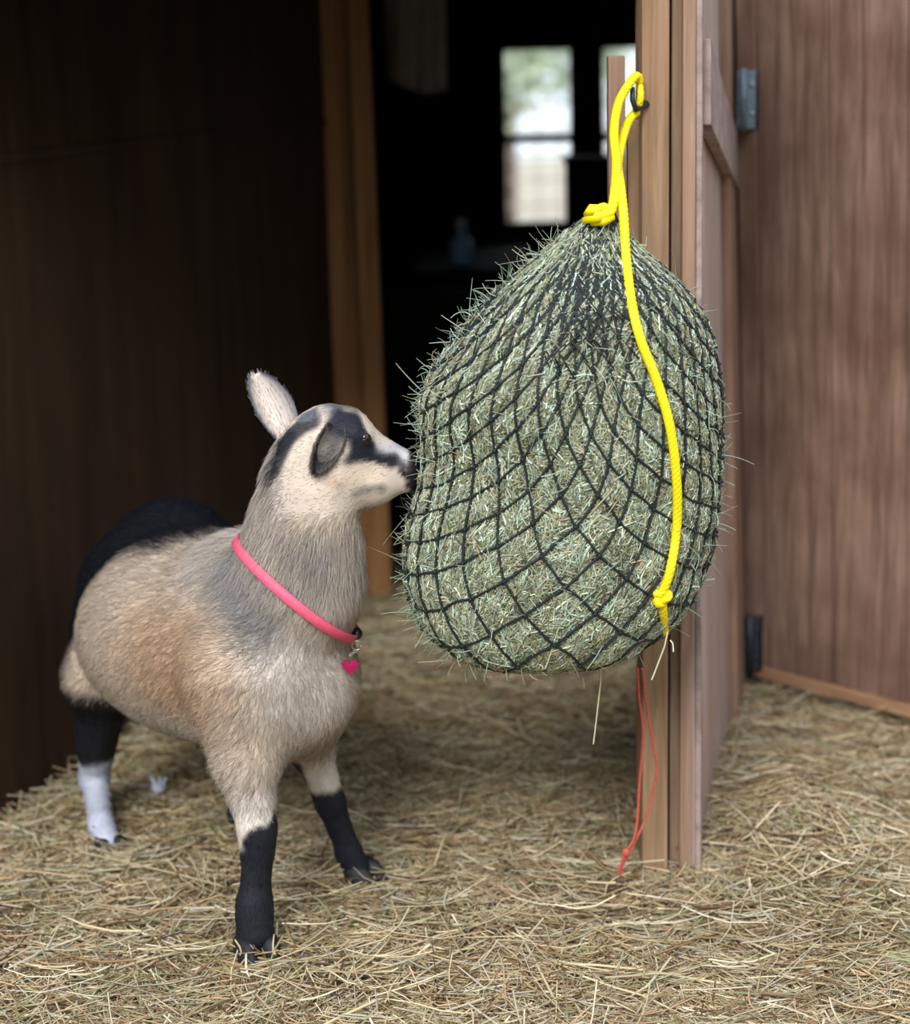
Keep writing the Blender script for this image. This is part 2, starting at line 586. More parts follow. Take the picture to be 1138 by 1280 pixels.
def hinge(pxa, pxb, pya, pyb, mat, lab):
    h = None
    zt, zb = at(pxa, pya, DA[1])[2], at(pxa, pyb, DA[1])[2]
    u1 = (pxb - 930) / 2500 * 3.5 / abs(dd[0])
    xa, xb = at(pxa, (pya + pyb) / 2, DA[1])[0], at(pxb, (pya + pyb) / 2, DA[1])[0]
    yq = DA[1] - .035
    m = MB().box([xa, yq, zb], [xb - xa, 0, 0], [0, .006, 0], [0, 0, zt - zb])
    m.box([xb - .006, yq, zb], [.006, 0, 0], [0, .05, 0], [0, 0, zt - zb])
    h = m.build('hinge', M[mat], door, bevel=.001)
    h['label'] = lab
    m2 = MB()
    xm = xa * .72 + xb * .28
    m2.tube([[xm, yq - .004, zb - .004], [xm, yq - .004, (zb + zt) / 2], [xm, yq - .004, zt + .004]], .0065, 10)
    m2.build('knuckle', M[mat], h, smooth=True)
    m3 = MB()
    for fz in (.25, .75):
        m3.ball([xa * .3 + xb * .7, yq - .001, zb + (zt - zb) * fz], .0045, 8, 6)
    m3.build('screw', M['metalring' if mat == 'galv' else mat], h, smooth=True)


hinge(918, 945, 88, 160, 'galv', 'blue-grey galvanised upper hinge')
hinge(927, 950, 764, 832, 'darksteel', 'dark steel lower hinge')

# inner door frame boards at the end of the left partition
jl = empty('door_frame_board', (at(450, 740, 4.13)[0], 4.13, 0), 'narrow golden jamb board left of the two beside the dark doorway', 'board')
board(MB(), 424, 459, 4.13, .05, lean=-.012).build('face', M['orange'], jl, bevel=.002)
jr = empty('door_frame_board', (at(476, 740, 4.10)[0], 4.10, 0), 'golden jamb board at the edge of the dark doorway, behind the goat', 'board')
board(MB(), 459.5, 484, 4.10, .07, lean=-.010).build('face', M['orange'], jr, bevel=.002)
m = MB().box([-.2, 4.6, -.03], [.75, 0, 0], [0, .03, 0], [0, 0, .62])  # black board added where the doorway is only in shade
tag(m.build('partition', M['black']), 'low black board added deep inside the doorway to keep it dark behind the hay net', 'partition')

# things in the dark room
bx = at(740, 230, 5.3)
r = empty('wooden_box', at(740, 268, 5.3), 'black box silhouetted against the lower corner of the windows', 'box')
p0, p1 = at(709, 300, 5.3), at(768, 197, 5.3)
MB().box([p0[0], 5.25, .0], [p1[0] - p0[0], 0, 0], [0, .12, 0], [0, 0, p1[2] - .01]).build('body', M['black'], r, bevel=.003)
MB().box([p0[0] - .006, 5.245, p1[2] - .01], [p1[0] - p0[0] + .012, 0, 0], [0, .13, 0], [0, 0, .014]).build('lid', M['black'], r, bevel=.002)
bp = at(578, 352, 5.0)
r = empty('bottle', (bp[0], 5.0, .60), 'small pale blue bottle on a shelf in the dark room', 'bottle')
MB().tube([[bp[0], 5.0, .60], [bp[0], 5.0, .603], [bp[0], 5, .66], [bp[0], 5, .675], [bp[0], 5, .70]], [.02, .03, .03, .014, .012], 14).build('body', M['bluepl'], r, smooth=True)
MB().tube([[bp[0], 5, .70], [bp[0], 5, .716]], [.014, .014], 12).build('cap', M['cloth'], r)
m = MB().box([bp[0] - .12, 4.93, .58], [.3, 0, 0], [0, .66, 0], [0, 0, .018])
tag(m.build('shelf', M['black']), 'dark shelf in the room behind, under the small blue bottle', 'shelf')

# cloth hanging in the dark at the top
cp0, cp1 = at(482, 0, 4.9), at(560, 112, 4.9)
nu, nv = 30, 20
cv, cq = [], []
for j in range(nv):
    for i in range(nu):
        u, v = i / (nu - 1), j / (nv - 1)
        z = HZ + .17 - v * (HZ + .17 - (cp1[2] + .03 * (1 - u) - .02 * math.sin(3 * u)))
        cv.append([cp0[0] + (cp1[0] - cp0[0]) * u, 4.9 + .02 * math.sin(u * 14 + v * 2), z])
for j in range(nv - 1):
    for i in range(nu - 1):
        cq.append([j * nu + i, j * nu + i + 1, (j + 1) * nu + i + 1, (j + 1) * nu + i])
o = mesh('hanging_cloth', cv, np.array(cq), M['cloth'])
sm = o.modifiers.new('thick', 'SOLIDIFY'); sm.thickness = .004
tag(o, 'dim grey cloth hanging from the ceiling of the dark room', 'cloth')

# ------------------------------------------------------------------ straw


def straw_colors(n, bright=1.12):
    base = np.array([srgb(206, 190, 152), srgb(182, 160, 120), srgb(148, 120, 84), srgb(226, 214, 184),
                     srgb(164, 162, 118), srgb(112, 86, 62), srgb(196, 168, 132), srgb(204, 196, 174)])
    c = base[rng.choice(8, n, p=[.22, .16, .10, .15, .08, .06, .13, .10])]
    return np.clip(c * rng.uniform(.6, 1.2, (n, 1)) * bright, 0, 1)


def scatter_straw(n, x, y, lift=.018):
    L = rng.gamma(4.0, .017, n) + .015
    az = rng.uniform(0, 2 * math.pi, n)
    tilt = rng.normal(0, .16, n)
    K = 4
    s = np.linspace(-.5, .5, K)[None, :]
    bend = rng.normal(0, .16, n)[:, None] * L[:, None] * (s ** 2 * 4 - 1) * .5
    px = x[:, None] + np.cos(az)[:, None] * s * L[:, None] - np.sin(az)[:, None] * bend
    py = y[:, None] + np.sin(az)[:, None] * s * L[:, None] + np.cos(az)[:, None] * bend
    h0 = hgt(px, py)
    pz = h0 + rng.uniform(0, 1, n)[:, None] ** 1.5 * lift + .002 + np.abs(s * L[:, None] * np.sin(tilt)[:, None])
    P = np.stack([px, py, pz], -1)
    r = (rng.uniform(.0005, .0017, n)[:, None] * np.array([1, 1, 1, .7])[None, :])
    return P, r


n = 100000
yy = 1.85 * np.exp(rng.uniform(0, 1, n) * math.log(4.6 / 1.85))
xx = rng.uniform(-1, 1, n) * (.30 * yy + .05)
P, r = scatter_straw(n, xx, yy)
# none inside walls or posts
sd_ = (xx - WA[0]) * nn[0] + (yy - WA[1]) * nn[1]
keep = ~((xx > .50) & (yy > 3.40)) & (sd_ < -.03) & ~((xx < -.80) & (yy > 2.58))
cl = straw_colors(n)
nx_ = 9000
ex = np.concatenate([rng.normal(.46, .09, 4500), rng.normal(.33, .10, 1500), rng.normal(-.2, .5, 3000)])
ey = np.concatenate([rng.normal(2.75, .22, 4500), rng.normal(2.55, .05, 1500), rng.uniform(2.0, 2.7, 3000)])
P_b, r_b = scatter_straw(nx_, ex, ey, .045)
side_g = (ex - .336) - (ey - 2.63) * .235          # right of the gate line
kb = ((side_g > .05) | (ey < 2.60)) & (ey < 3.3) & ~((np.abs(ex - .31) < .10) & (ey > 2.48) & (ey < 2.66))
P = np.concatenate([P[keep], P_b[kb]]); r = np.concatenate([r[keep], r_b[kb]]); cl = np.concatenate([cl[keep], straw_colors(nx_)[kb]])
v_, q_, c_ = strands(P, r, cl, 3)
st = mesh('straw_bedding', v_, q_, M['straw'], col=c_)
tag(st, 'loose golden straw bedding covering the ground', 'straw', kind='stuff')

# a few longer broken stalks lying on top
def px_ground(px, py):
    return ray_z(px, py)
P = []
for (a, b, c, d2) in ((372, 1140 + 180, 560, 1230), (300, 1265, 470, 1210), (470, 1215, 720, 1130), (185, 1168, 226, 1135), (130, 1140, 205, 1137),
                    (700, 1225, 900, 1245), (900, 1180, 985, 1215), (560, 905, 600, 925), (590, 905, 650, 935), (930, 925, 975, 915), (640, 1170, 700, 1280),
                    (150, 1230, 290, 1200), (860, 1150, 960, 1110), (520, 1240, 610, 1190), (120, 1000, 200, 985), (725, 1180, 850, 1165)):
    A_, B_ = px_ground(a, b), px_ground(c, d2)
    A_[2] = hgt(A_[:1], A_[1:2])[0] + .026; B_[2] = hgt(B_[:1], B_[1:2])[0] + .024
    mid = (A_ + B_) / 2 + [0, .004, .003]
    P.append([A_, A_ * .5 + mid * .5 + [0, .001, .001], mid, B_])
P = np.array(P)
v_, q_, c_ = strands(P, np.full(P.shape[:2], .0019), np.tile(srgb(222, 208, 170), (len(P), 1)) * rng.uniform(.75, 1.05, (len(P), 1)), 4)
tag(mesh('straw_stalks', v_, q_, M['straw'], col=c_), 'longer pale straw stalks lying across the bedding in the foreground', 'straw', kind='stuff')

# pale tuft
tp = px_ground(200, 1000)
m = MB()
for i in range(26):
    a = rng.uniform(0, 6.28); t_ = rng.uniform(.1, .9)
    e_ = tp + np.array([math.cos(a) * .013, math.sin(a) * .013, .012 + .035 * t_])
    m.tube([tp + [0, 0, .0], (tp + e_) / 2 + [0, 0, .01], e_], [.004, .004, .001], 5)
tag(m.build('feather_tuft', M['white_tuft'], smooth=True), 'small blurred whitish tuft in the straw under the goat belly', 'tuft')

# ------------------------------------------------------------------ hay net
YN = 2.43
rows = np.array([(262, 740, 760), (275, 724, 776), (290, 702, 787), (310, 680, 803), (330, 655, 826), (350, 628, 848), (375, 602, 867),
                 (400, 580, 880), (430, 558, 890), (460, 538, 897), (490, 526, 902), (520, 521, 905), (560, 523, 907), (600, 520, 907),
                 (640, 509, 904), (680, 502, 897), (720, 501, 884), (750, 507, 868), (775, 519, 848), (795, 536, 825), (810, 560, 792),
                 (820, 590, 752), (827, 632, 700), (831, 660, 670)], float)


def bag(th, y, off=0.0):
    """point on the net at angle th (0 faces the camera) and row y"""
    th = np.asarray(th, float); y = np.clip(np.asarray(y, float), 262, 831)
    Lx = np.interp(y, rows[:, 0], rows[:, 1]); Rx = np.interp(y, rows[:, 0], rows[:, 2])
    c = (Lx + Rx) / 2; w = (Rx - Lx) / 2
    sx, cx = np.sin(th), np.cos(th)
    sx = np.sign(sx) * np.abs(sx) ** .92
    pc = at(c, y, YN)
    wm = np.maximum(w / 1008.0 - .006, .004)
    dep = np.where(wm < .13, wm * .95, .1235 + (wm - .13) * .5)
    # lower front hangs a little further out
    P = pc.copy()
    P[..., 0] += (wm + off) * sx
    P[..., 1] -= (dep + off) * cx
    return P


TS = 190.0


def al(s):      # integral of a slope falling .031 -> .021 -> .006
    u = np.clip(s / 300, -1.3, 1.3)
    return 300 * (.0205 * u - .00625 * u * u - .0006 * u ** 3)


def be(s):
    u = np.clip(s / 300, -1.3, 1.3)
    return .0140 + .0120 * u + .0005 * u * u


def gather(s, q):   # cords drawn together under the tie
    return 1.7 * np.tanh(s / 62) * (1 - smooth01((q + 150) / 300))


def fA(s, q): return al(s) - q * be(s) + gather(s, q)
def fB(s, q): return al(-s) - q * be(-s) + gather(-s, q)


def quilt(s, q):
    a, b = fA(s, q), fB(s, q)
    return np.abs(np.sin(math.pi * a) * np.sin(math.pi * b)) ** .5


def lump(th, y):
    p = np.stack([np.ravel(th) * 1.6 + 9, np.ravel(y) / 90], -1)
    return ((vnoise(p, 1.3, 5) - .5) * .012).reshape(np.shape(th))


nth, ny = 420, 300
ths = np.linspace(-math.pi, math.pi, nth, endpoint=False)
yr = 262 + (831 - 262) * (.5 - .5 * np.cos(np.linspace(0, math.pi, ny)))
TH, YY = np.meshgrid(ths, yr)
thf = np.where(np.abs(TH) > math.pi / 2, np.sign(TH) * math.pi - TH, TH)
edge = smooth01((YY - 300) / 60) * smooth01((829 - YY) / 25)
off = (quilt(thf * TS, YY - 550) * .0075 - .0070) * edge + lump(thf, YY) * edge - .002
pv = bag(TH, YY, off).reshape(-1, 3)
ii = np.arange(ny - 1)[:, None] * nth
k = np.arange(nth)[None, :]
k2 = (k + 1) % nth
hq = np.stack([ii + k, ii + k2, ii + nth + k2, ii + nth + k], -1).reshape(-1, 4)
top_i, bot_i = len(pv), len(pv) + 1
pv = np.concatenate([pv, [pv[:nth].mean(0)], [pv[-nth:].mean(0)]])
tt = np.concatenate([np.stack([np.full(nth, top_i), k2[0], k[0]], -1),
                     np.stack([np.full(nth, bot_i), (ny - 1) * nth + k[0], (ny - 1) * nth + k2[0]], -1)])

haybase = np.array([srgb(150, 160, 134), srgb(176, 186, 164), srgb(134, 138, 108), srgb(168, 156, 124), srgb(180, 204, 188), srgb(110, 114, 84), srgb(204, 208, 184)])


def hay_col(n, p=None):
    c = haybase[rng.choice(7, n, p=p if p is not None else [.24, .2, .15, .14, .13, .06, .08])]
    return np.clip(c * rng.uniform(.7, 1.2, (n, 1)), 0, 1)


hay_bvh = BVHTree.FromPolygons([tuple(v) for v in pv], [tuple(int(i) for i in f) for f in hq])
core_col = np.tile(srgb(74, 80, 60), (len(pv), 1)) * (.6 + .6 * vnoise(pv, 160, 3))[:, None]  # core colour kept dark to stand in for shade between strands
# strands lying in the mesh surface
n = 56000
yk = 290 + rng.uniform(0, 1, n) * (829 - 290)
tk = rng.uniform(-math.pi, math.pi, n)
front = rng.uniform(0, 1, n) < .75
tk = np.where(front, rng.uniform(-1.75, 1.75, n), tk)
Ls = rng.gamma(3, .0075, n) + .008
az = np.where(rng.uniform(0, 1, n) < .45, rng.normal(math.pi / 2, .5, n), rng.uniform(0, 2 * math.pi, n))
K = 4
s = np.linspace(-.5, .5, K)[None, :]
wrow = np.interp(yk, rows[:, 0], (rows[:, 2] - rows[:, 1]) / 2) / 1000
curl = rng.normal(0, .35, n)[:, None] * (s ** 2 * 4 - 1) * .5 * Ls[:, None]
du = np.cos(az)[:, None] * s * Ls[:, None] - np.sin(az)[:, None] * curl
dv = np.sin(az)[:, None] * s * Ls[:, None] + np.cos(az)[:, None] * curl
T_ = tk[:, None] + du / np.maximum(wrow, .03)[:, None]
Y_ = yk[:, None] + dv * 1000
thf = np.where(np.abs(T_) > math.pi / 2, np.sign(T_) * math.pi - T_, T_)
eg = smooth01((Y_ - 300) / 60) * smooth01((829 - Y_) / 25)
of = (quilt(thf * TS, Y_ - 550) * .0075 - .0070) * eg + lump(thf, Y_) * eg - .001 + rng.uniform(-.002, .0035, n)[:, None] + np.abs(s) * rng.uniform(0, .006, n)[:, None]
P1 = bag(T_, Y_, of)
r1 = np.broadcast_to(rng.uniform(.0005, .0013, n)[:, None], (n, K))
v1, q1, c1 = strands(P1, r1, hay_col(n) * rng.choice([.55, .9, 1.15, 1.35], (n, 1), p=[.2, .25, .33, .22]) * 1.12, 3)
# stalks poking out through the mesh, most of them on the goat's side
n2 = 2600
yk = 300 + rng.uniform(0, 1, n2) ** .8 * 525
tk = np.where(rng.uniform(0, 1, n2) < .5, rng.normal(-1.45, .35, n2), rng.uniform(-2, 2, n2))
tk[:150] = rng.normal(-1.3, .6, 150); yk[:150] = rng.uniform(295, 420, 150)
P0 = bag(tk, yk, -.004)
nrm = bag(tk, yk, .01) - P0
nrm /= np.linalg.norm(nrm, axis=1)[:, None] + 1e-9
dirv = nrm * rng.uniform(.0, .55, (n2, 1)) + rng.normal(0, .7, (n2, 3)) + [0, 0, .1]
dirv /= np.linalg.norm(dirv, axis=1)[:, None]
L2 = (rng.gamma(3, .0065, n2) + .006)[:, None]
L2 = np.where(rng.uniform(0, 1, (n2, 1)) < .07, L2 * 1.7, np.minimum(L2, .034))
bendv = rng.normal(0, 1.1, (n2, 3)) + [0, 0, -.3]
KS = 6
P2 = np.empty((n2, KS, 3)); P2[:, 0] = P0
for k_i in range(1, KS):
    dk = dirv + bendv * (k_i / KS) * 1.1
    dk /= np.linalg.norm(dk, axis=1)[:, None] + 1e-9
    P2[:, k_i] = P2[:, k_i - 1] + dk * L2 / (KS - 1)
P2[:, :, 1] = np.minimum(P2[:, :, 1], 2.60)
r2 = rng.uniform(.0004, .0009, n2)[:, None] * np.linspace(1, .5, KS)[None, :]
c2 = hay_col(n2, [.15, .2, .05, .1, .3, .02, .18]) * 1.05
v2, q2, c2 = strands(P2, r2, np.clip(c2, 0, 1), 3)
# long stems hanging below
P3 = []
for (a, b, c, d2) in ((752, 820, 742, 930), (835, 790, 815, 850), (838, 800, 842, 815), (690, 822, 686, 858), (600, 812, 640, 800), (640, 800, 690, 797), (610, 818, 650, 795)):
    A_, B_ = at(a, b, 2.38 if b > 815 else 2.31), at(c, d2, 2.38 if b > 815 else 2.305)
    P3.append([A_, A_ * .7 + B_ * .3 + [.002, 0, 0], A_ * .3 + B_ * .7 + [.001, 0, 0], B_])
P3 = np.array(P3)
v3, q3, c3 = strands(P3, np.full(P3.shape[:2], .0011), np.tile(srgb(208, 206, 170), (len(P3), 1)), 4)
nA, nB, nC = len(pv), len(v1), len(v2)
hv = np.concatenate([pv, v1, v2, v3])
hqq = np.concatenate([hq, q1 + nA, q2 + nA + nB, q3 + nA + nB + nC])
hc = np.concatenate([core_col, c1, c2, c3])
hay = mesh('hay', hv, [hqq, tt], M['hay'], col=hc)
tag(hay, 'grey-green hay packed in the hanging net, wisps poking out', 'hay', kind='stuff')

net = empty('hay_net', bag(0, 826), 'dark green knotted hay net hanging from a yellow rope on the post', 'hay net')
# knots: solve fA = m, fB = n
gs_, gq_ = np.meshgrid(np.linspace(-345, 345, 120), np.linspace(-288, 281, 120))
GAv, GBv = fA(gs_, gq_).ravel(), fB(gs_, gq_).ravel()
knots = {}
for mI in range(int(GAv.min()) - 1, int(GAv.max()) + 2):
    for nI in range(int(GBv.min()) - 1, int(GBv.max()) + 2):
        ix = np.argmin((GAv - mI) ** 2 + (GBv - nI) ** 2)
        if (GAv[ix] - mI) ** 2 + (GBv[ix] - nI) ** 2 > .35:
            continue
        s_, q_s = gs_.ravel()[ix], gq_.ravel()[ix]
        for it in range(8):
            h = .5
            a0, b0 = fA(s_, q_s) - mI, fB(s_, q_s) - nI
            J = np.array([[(fA(s_ + h, q_s) - fA(s_ - h, q_s)), (fA(s_, q_s + h) - fA(s_, q_s - h))],
                          [(fB(s_ + h, q_s) - fB(s_ - h, q_s)), (fB(s_, q_s + h) - fB(s_, q_s - h))]]) / (2 * h)
            dlt = np.linalg.solve(J, [a0, b0])
            s_ -= np.clip(dlt[0], -20, 20); q_s -= np.clip(dlt[1], -20, 20)
        if abs(s_) < 350 and -292 < q_s < 282:
            knots[(mI, nI)] = (s_, q_s)
segs = []
for (mI, nI), (s0, q0) in knots.items():
    for nb in ((mI + 1, nI), (mI, nI + 1)):
        if nb in knots:
            s1, q1_ = knots[nb]
            if abs(s1 - s0) + abs(q1_ - q0) < 260:
                segs.append((s0, q0, s1, q1_))
segs = np.array(segs)
tt6 = np.linspace(0, 1, 7)[None, :]
SS = segs[:, 0:1] * (1 - tt6) + segs[:, 2:3] * tt6
QQ = segs[:, 1:2] * (1 - tt6) + segs[:, 3:4] * tt6
QQ = QQ + np.sin(math.pi * tt6) * rng.normal(0, 1.2, (len(segs), 1))
vs, qs, n0 = [], [], 0
for side in (0, 1):
    th = SS / TS
    if side: th = math.pi - th
    yy_ = QQ + 550
    P = bag(th, yy_, .0012 + lump(SS / TS, yy_) * smooth01((yy_ - 300) / 60) * smooth01((829 - yy_) / 25))
    rr = np.broadcast_to(.0017, P.shape[:2]).copy()
    v_, q_, _c = strands(P, rr, np.zeros((len(P), 3)), 5)
    vs.append(v_); qs.append(q_ + n0); n0 += len(v_)
    ks = np.array(list(knots.values()))
    th = ks[:, 0] / TS
    yk_ = ks[:, 1] + 550
    lf = lump(th, yk_) * smooth01((yk_ - 300) / 60) * smooth01((829 - yk_) / 25)
    if side: th = math.pi - th
    C0 = bag(th, yk_, .0018 + lf)
    octa = np.array([[1, 0, 0], [-1, 0, 0], [0, 1, 0], [0, -1, 0], [0, 0, 1], [0, 0, -1]]) * .0037
    kv = (C0[:, None, :] + octa[None]).reshape(-1, 3)
    vs.append(kv)
    qt = np.array([[0, 2, 4], [2, 1, 4], [1, 3, 4], [3, 0, 4], [2, 0, 5], [1, 2, 5], [3, 1, 5], [0, 3, 5]])
    kt = (np.arange(len(C0)) * 6)[:, None, None] + qt[None] + n0
    n0 += len(kv)
    qs.append(('t', kt.reshape(-1, 3)))
qq = np.concatenate([a for a in qs if not isinstance(a, tuple)])
tq = np.concatenate([a[1] for a in qs if isinstance(a, tuple)])
# gathered top hem of the net
mesh('netting', np.concatenate(vs), [qq, tq], M['net'], net)
gm_ = MB()
for i in range(120):
    long_ = i < 62
    a = rng.normal(-.12, .42) if long_ else rng.uniform(-math.pi, math.pi)
    y1 = rng.uniform(330, 450) if long_ else rng.uniform(285, 345)
    pts = [at(750 + rng.normal(0, 5), 268 + rng.uniform(-6, 6), YN - .012)]
    for t in np.linspace(0, 1, 9 if long_ else 4):
        yy1 = 278 + (y1 - 278) * t
        pts.append(bag(a * (.9 + .25 * t) + (.05 * (-1) ** int(t * 8.01) if long_ else 0), yy1, .0022 + .001 * rng.uniform()))
    gm_.tube(pts, .0010, 5)
gm_.build('gathered_hem', M['net'], net, smooth=True)


def catmull(pts, n=12):
    pts = np.asarray(pts, float)
    pp = np.concatenate([[2 * pts[0] - pts[1]], pts, [2 * pts[-1] - pts[-2]]])
    out = []
    for i in range(len(pts) - 1):
        p0, p1, p2, p3 = pp[i:i + 4]
        for t in np.linspace(0, 1, n, endpoint=False):
            out.append(.5 * ((2 * p1) + (-p0 + p2) * t + (2 * p0 - 5 * p1 + 4 * p2 - p3) * t * t + (-p0 + 3 * p1 - 3 * p2 + p3) * t ** 3))
    out.append(pts[-1])
    return np.array(out)


def rope_mesh(m, path, r):
    """three twisted strands"""
    path = np.asarray(path)
    seg = np.linalg.norm(np.diff(path, axis=0), axis=1)
    Ls = np.concatenate([[0], np.cumsum(seg)])
    n = int(Ls[-1] / .0025) + 2
    u = np.linspace(0, Ls[-1], n)
    p = np.stack([np.interp(u, Ls, path[:, i]) for i in range(3)], -1)
    tn = np.gradient(p, axis=0); tn /= np.linalg.norm(tn, axis=1)[:, None] + 1e-9
    ref = np.array([.2, .9, .1]); A = ref - tn * (tn @ ref)[:, None]; A /= np.linalg.norm(A, axis=1)[:, None] + 1e-9
    B = np.cross(tn, A)
    for k in range(4):
        ph = u / .026 * 2 * math.pi + k * math.pi / 2
        m.tube(p + (A * np.cos(ph)[:, None] + B * np.sin(ph)[:, None]) * r * .34, r * .70, 7)
    return m


def on_bag(px, py, d):
    """point in front of the bag seen at px, py"""
    o_ = np.array([0, 0, CAMZ]); d_ = at(px, py, 2.6) - o_; d_ /= np.linalg.norm(d_)
    hit = hay_bvh.ray_cast(V(o_), V(d_), 4)
    p_ = np.array(hit[0]) if hit[0] is not None else at(px, py, YN)
    return p_ - d_ * d


rp = MB()
RO = .0058
A1 = [at(744, 273, 2.405), at(762, 266, 2.395), at(768, 246, 2.41), at(771, 205, 2.47), at(768, 165, 2.53), at(774, 128, 2.575), at(789, 102, 2.595), at(797, 95, 2.605), at(800, 104, 2.612)]
A2 = [at(796, 140, 2.612), at(787, 150, 2.60), at(779, 172, 2.565), at(773, 205, 2.50), at(776, 232, 2.43), at(780, 270, 2.395),
      on_bag(783, 320, .0125), on_bag(790, 378, .0125), on_bag(801, 424, .0125), on_bag(822, 478, .0125), on_bag(838, 535, .0125), on_bag(846, 600, .0125),
      on_bag(846, 660, .0125), on_bag(838, 712, .0125), on_bag(828, 742, .0125)]
A3 = [on_bag(828, 742, .0125), on_bag(829, 765, .0125), on_bag(831, 790, .0125)]
rope_mesh(rp, catmull(A1), RO)
rope_mesh(rp, catmull(A2), RO)
rope_mesh(rp, catmull(A3), RO * .95)
rope = rp.build('drawstring_rope', M['yellow'], net, smooth=True)
# loop over the hook
lp = MB(); rope_mesh(lp, catmull([at(800, 104, 2.612), at(801, 122, 2.605), at(796, 140, 2.612)]), RO * .8)
lp.build('hook_loop', M['yellow'], rope, smooth=True)


def knot(c, s, tilt=0):
    m = MB()
    c = np.asarray(c)
    t = np.linspace(0, 2 * math.pi * .96, 50)
    x = np.sin(t) + 2 * np.sin(2 * t); y = np.cos(t) - 2 * np.cos(2 * t); z = -np.sin(3 * t)
    ca_, sa_ = math.cos(tilt), math.sin(tilt)
    pts = np.stack([(x * ca_ - y * sa_) * s, z * s * .9, (x * sa_ + y * ca_) * s * .8], -1) + c
    rope_mesh(m, pts, RO * .85)
    return m


knot(on_bag(826, 747, .014), .0036).build('knot', M['yellow'], rope, smooth=True)
k_ = knot(at(750, 268, 2.40), .0042, .4)
k_.tube([at(765, 266, 2.395), at(748, 270, 2.388), at(730, 276, 2.40)], [.007, .008, .004], 8)
k_.tube([at(752, 262, 2.39), at(740, 262, 2.388), at(733, 268, 2.40)], [.006, .007, .004], 8)
k_.tube([at(765, 270, 2.395), at(755, 276, 2.388), at(740, 280, 2.40)], [.006, .006, .003], 8)
k_.build('knot', M['yellow'], rope, smooth=True)

# red baling twine
tw = MB()
a1 = catmull([at(797, 835, 2.56), at(799, 870, 2.56), at(804, 915, 2.56), at(800, 975, 2.56), at(795, 1040, 2.55), at(783, 1065, 2.54), at(773, 1090, 2.535)])
a2 = catmull([at(803, 835, 2.565), at(808, 880, 2.565), at(818, 935, 2.565), at(821, 968, 2.565), at(808, 1020, 2.56), at(796, 1048, 2.552), at(780, 1078, 2.54), at(776, 1095, 2.538)])
tw.tube(a1, .0019, 6); tw.tube(a2, .0019, 6)
tw.ball(at(783, 1066, 2.538), [.006, .004, .007], 8, 6)
o = tw.build('baling_twine', M['twine'], smooth=True)
tag(o, 'red baling twine hanging below the net beside the post foot', 'twine')

# ------------------------------------------------------------------ trees outside the window
def tree(x, y, h, rad, nl, label, colr):
    r = empty('tree', (x, y, 0), label, 'tree', 'trees outside the window')
    MB().tube([[x, y, -.2], [x + .03, y, h * .4], [x - .02, y, h * .8], [x, y, h]], [.12, .1, .06, .02], 8).build('trunk', M['bark'], r, smooth=True)
    c = np.array([x, y, h * .8])
    dr = rng.normal(size=(nl, 3)); dr /= np.linalg.norm(dr, axis=1)[:, None]
    p = c + dr * (rng.uniform(.15, 1, (nl, 1)) ** .5) * [rad, rad, rad * 1.3]
    a = rng.normal(size=(nl, 3)); a /= np.linalg.norm(a, axis=1)[:, None]
    b = np.cross(a, rng.normal(size=(nl, 3))); b /= np.linalg.norm(b, axis=1)[:, None]
    s = rng.uniform(.03, .07, (nl, 1))
    vv = np.stack([p - a * s, p + b * s * .5, p + a * s, p - b * s * .5], 1).reshape(-1, 3)
    qf = np.arange(nl * 4).reshape(-1, 4)
    cc = np.repeat(np.clip(colr * rng.uniform(.7, 1.3, (nl, 1)), 0, 1), 4, axis=0)
    mesh('crown', vv, qf, M['leaf'], r, col=cc)


tree(.27, 11.5, 1.30, .33, 800, 'pale leafy tree outside the left window', srgb(196, 208, 186))
tree(.86, 12.5, 1.5, .40, 800, 'pale leafy tree seen at the edge between the windows', srgb(190, 204, 186))
# wire fence far outside the lower panes
fn = empty('wire_fence', (.4, 9.0, 0), 'pale wire fence beyond the lower window panes', 'fence')
m = MB()
for i in range(28):
    m.box([-.6 + i * .1, 9.0, 0], [.008, 0, 0], [0, .008, 0], [0, 0, .88])
for j in range(7):
    m.box([-.6, 9.0, .2 + j * .11], [2.75, 0, 0], [0, .008, 0], [0, 0, .008])
m.build('mesh_panel', M['brace'], fn)
gx2 = MB().box([-6, 6.2, -.3], [12, 0, 0], [0, 14, 0], [0, 0, .28])
tag(gx2.build('ground', plain('pale_gravel', srgb(176, 168, 150), .9, 0, .1, 3)), kind='structure')

# ------------------------------------------------------------------ goat
HD = np.array([-.225 + .44, 2.47 - 2.82, 0]); HD /= np.linalg.norm(HD)       # heading
LT = np.array([-HD[1], HD[0], 0])                                           # goat's left (away to the right)
UP = np.array([0, 0, 1.0])
prims = []


def cap(a, b, ra, rb, k=.03, sq=None):
    prims.append(('c', np.asarray(a, float), np.asarray(b, float), ra, rb, k, sq))


def ell(c, rad, fr=None, k=.04):
    fr = (HD, LT, UP) if fr is None else fr
    prims.append(('e', np.asarray(c, float), np.asarray(rad, float), np.stack(fr), k))


def w(x, y, z): return np.array([x, y, z])


# trunk
ell(w(-.335, 2.655, .356), (.25, .150, .140), k=.05)
ell(w(-.370, 2.71, .345), (.17, .158, .120), k=.05)
ell(w(-.262, 2.525, .378), (.14, .106, .135), k=.05)
ell(w(-.240, 2.465, .360), (.080, .078, .105), k=.05)
ell(w(-.415, 2.87, .392), (.115, .095, .108), k=.05)
# withers and neck
ell(w(-.250, 2.53, .452), (.11, .060, .060), k=.05)
neck_t = at(381, 600, 2.415)
cap(at(366, 735, 2.46), neck_t, .078, .047, .05)
cap(at(386, 735, 2.42), at(400, 640, 2.405), .062, .042, .04)
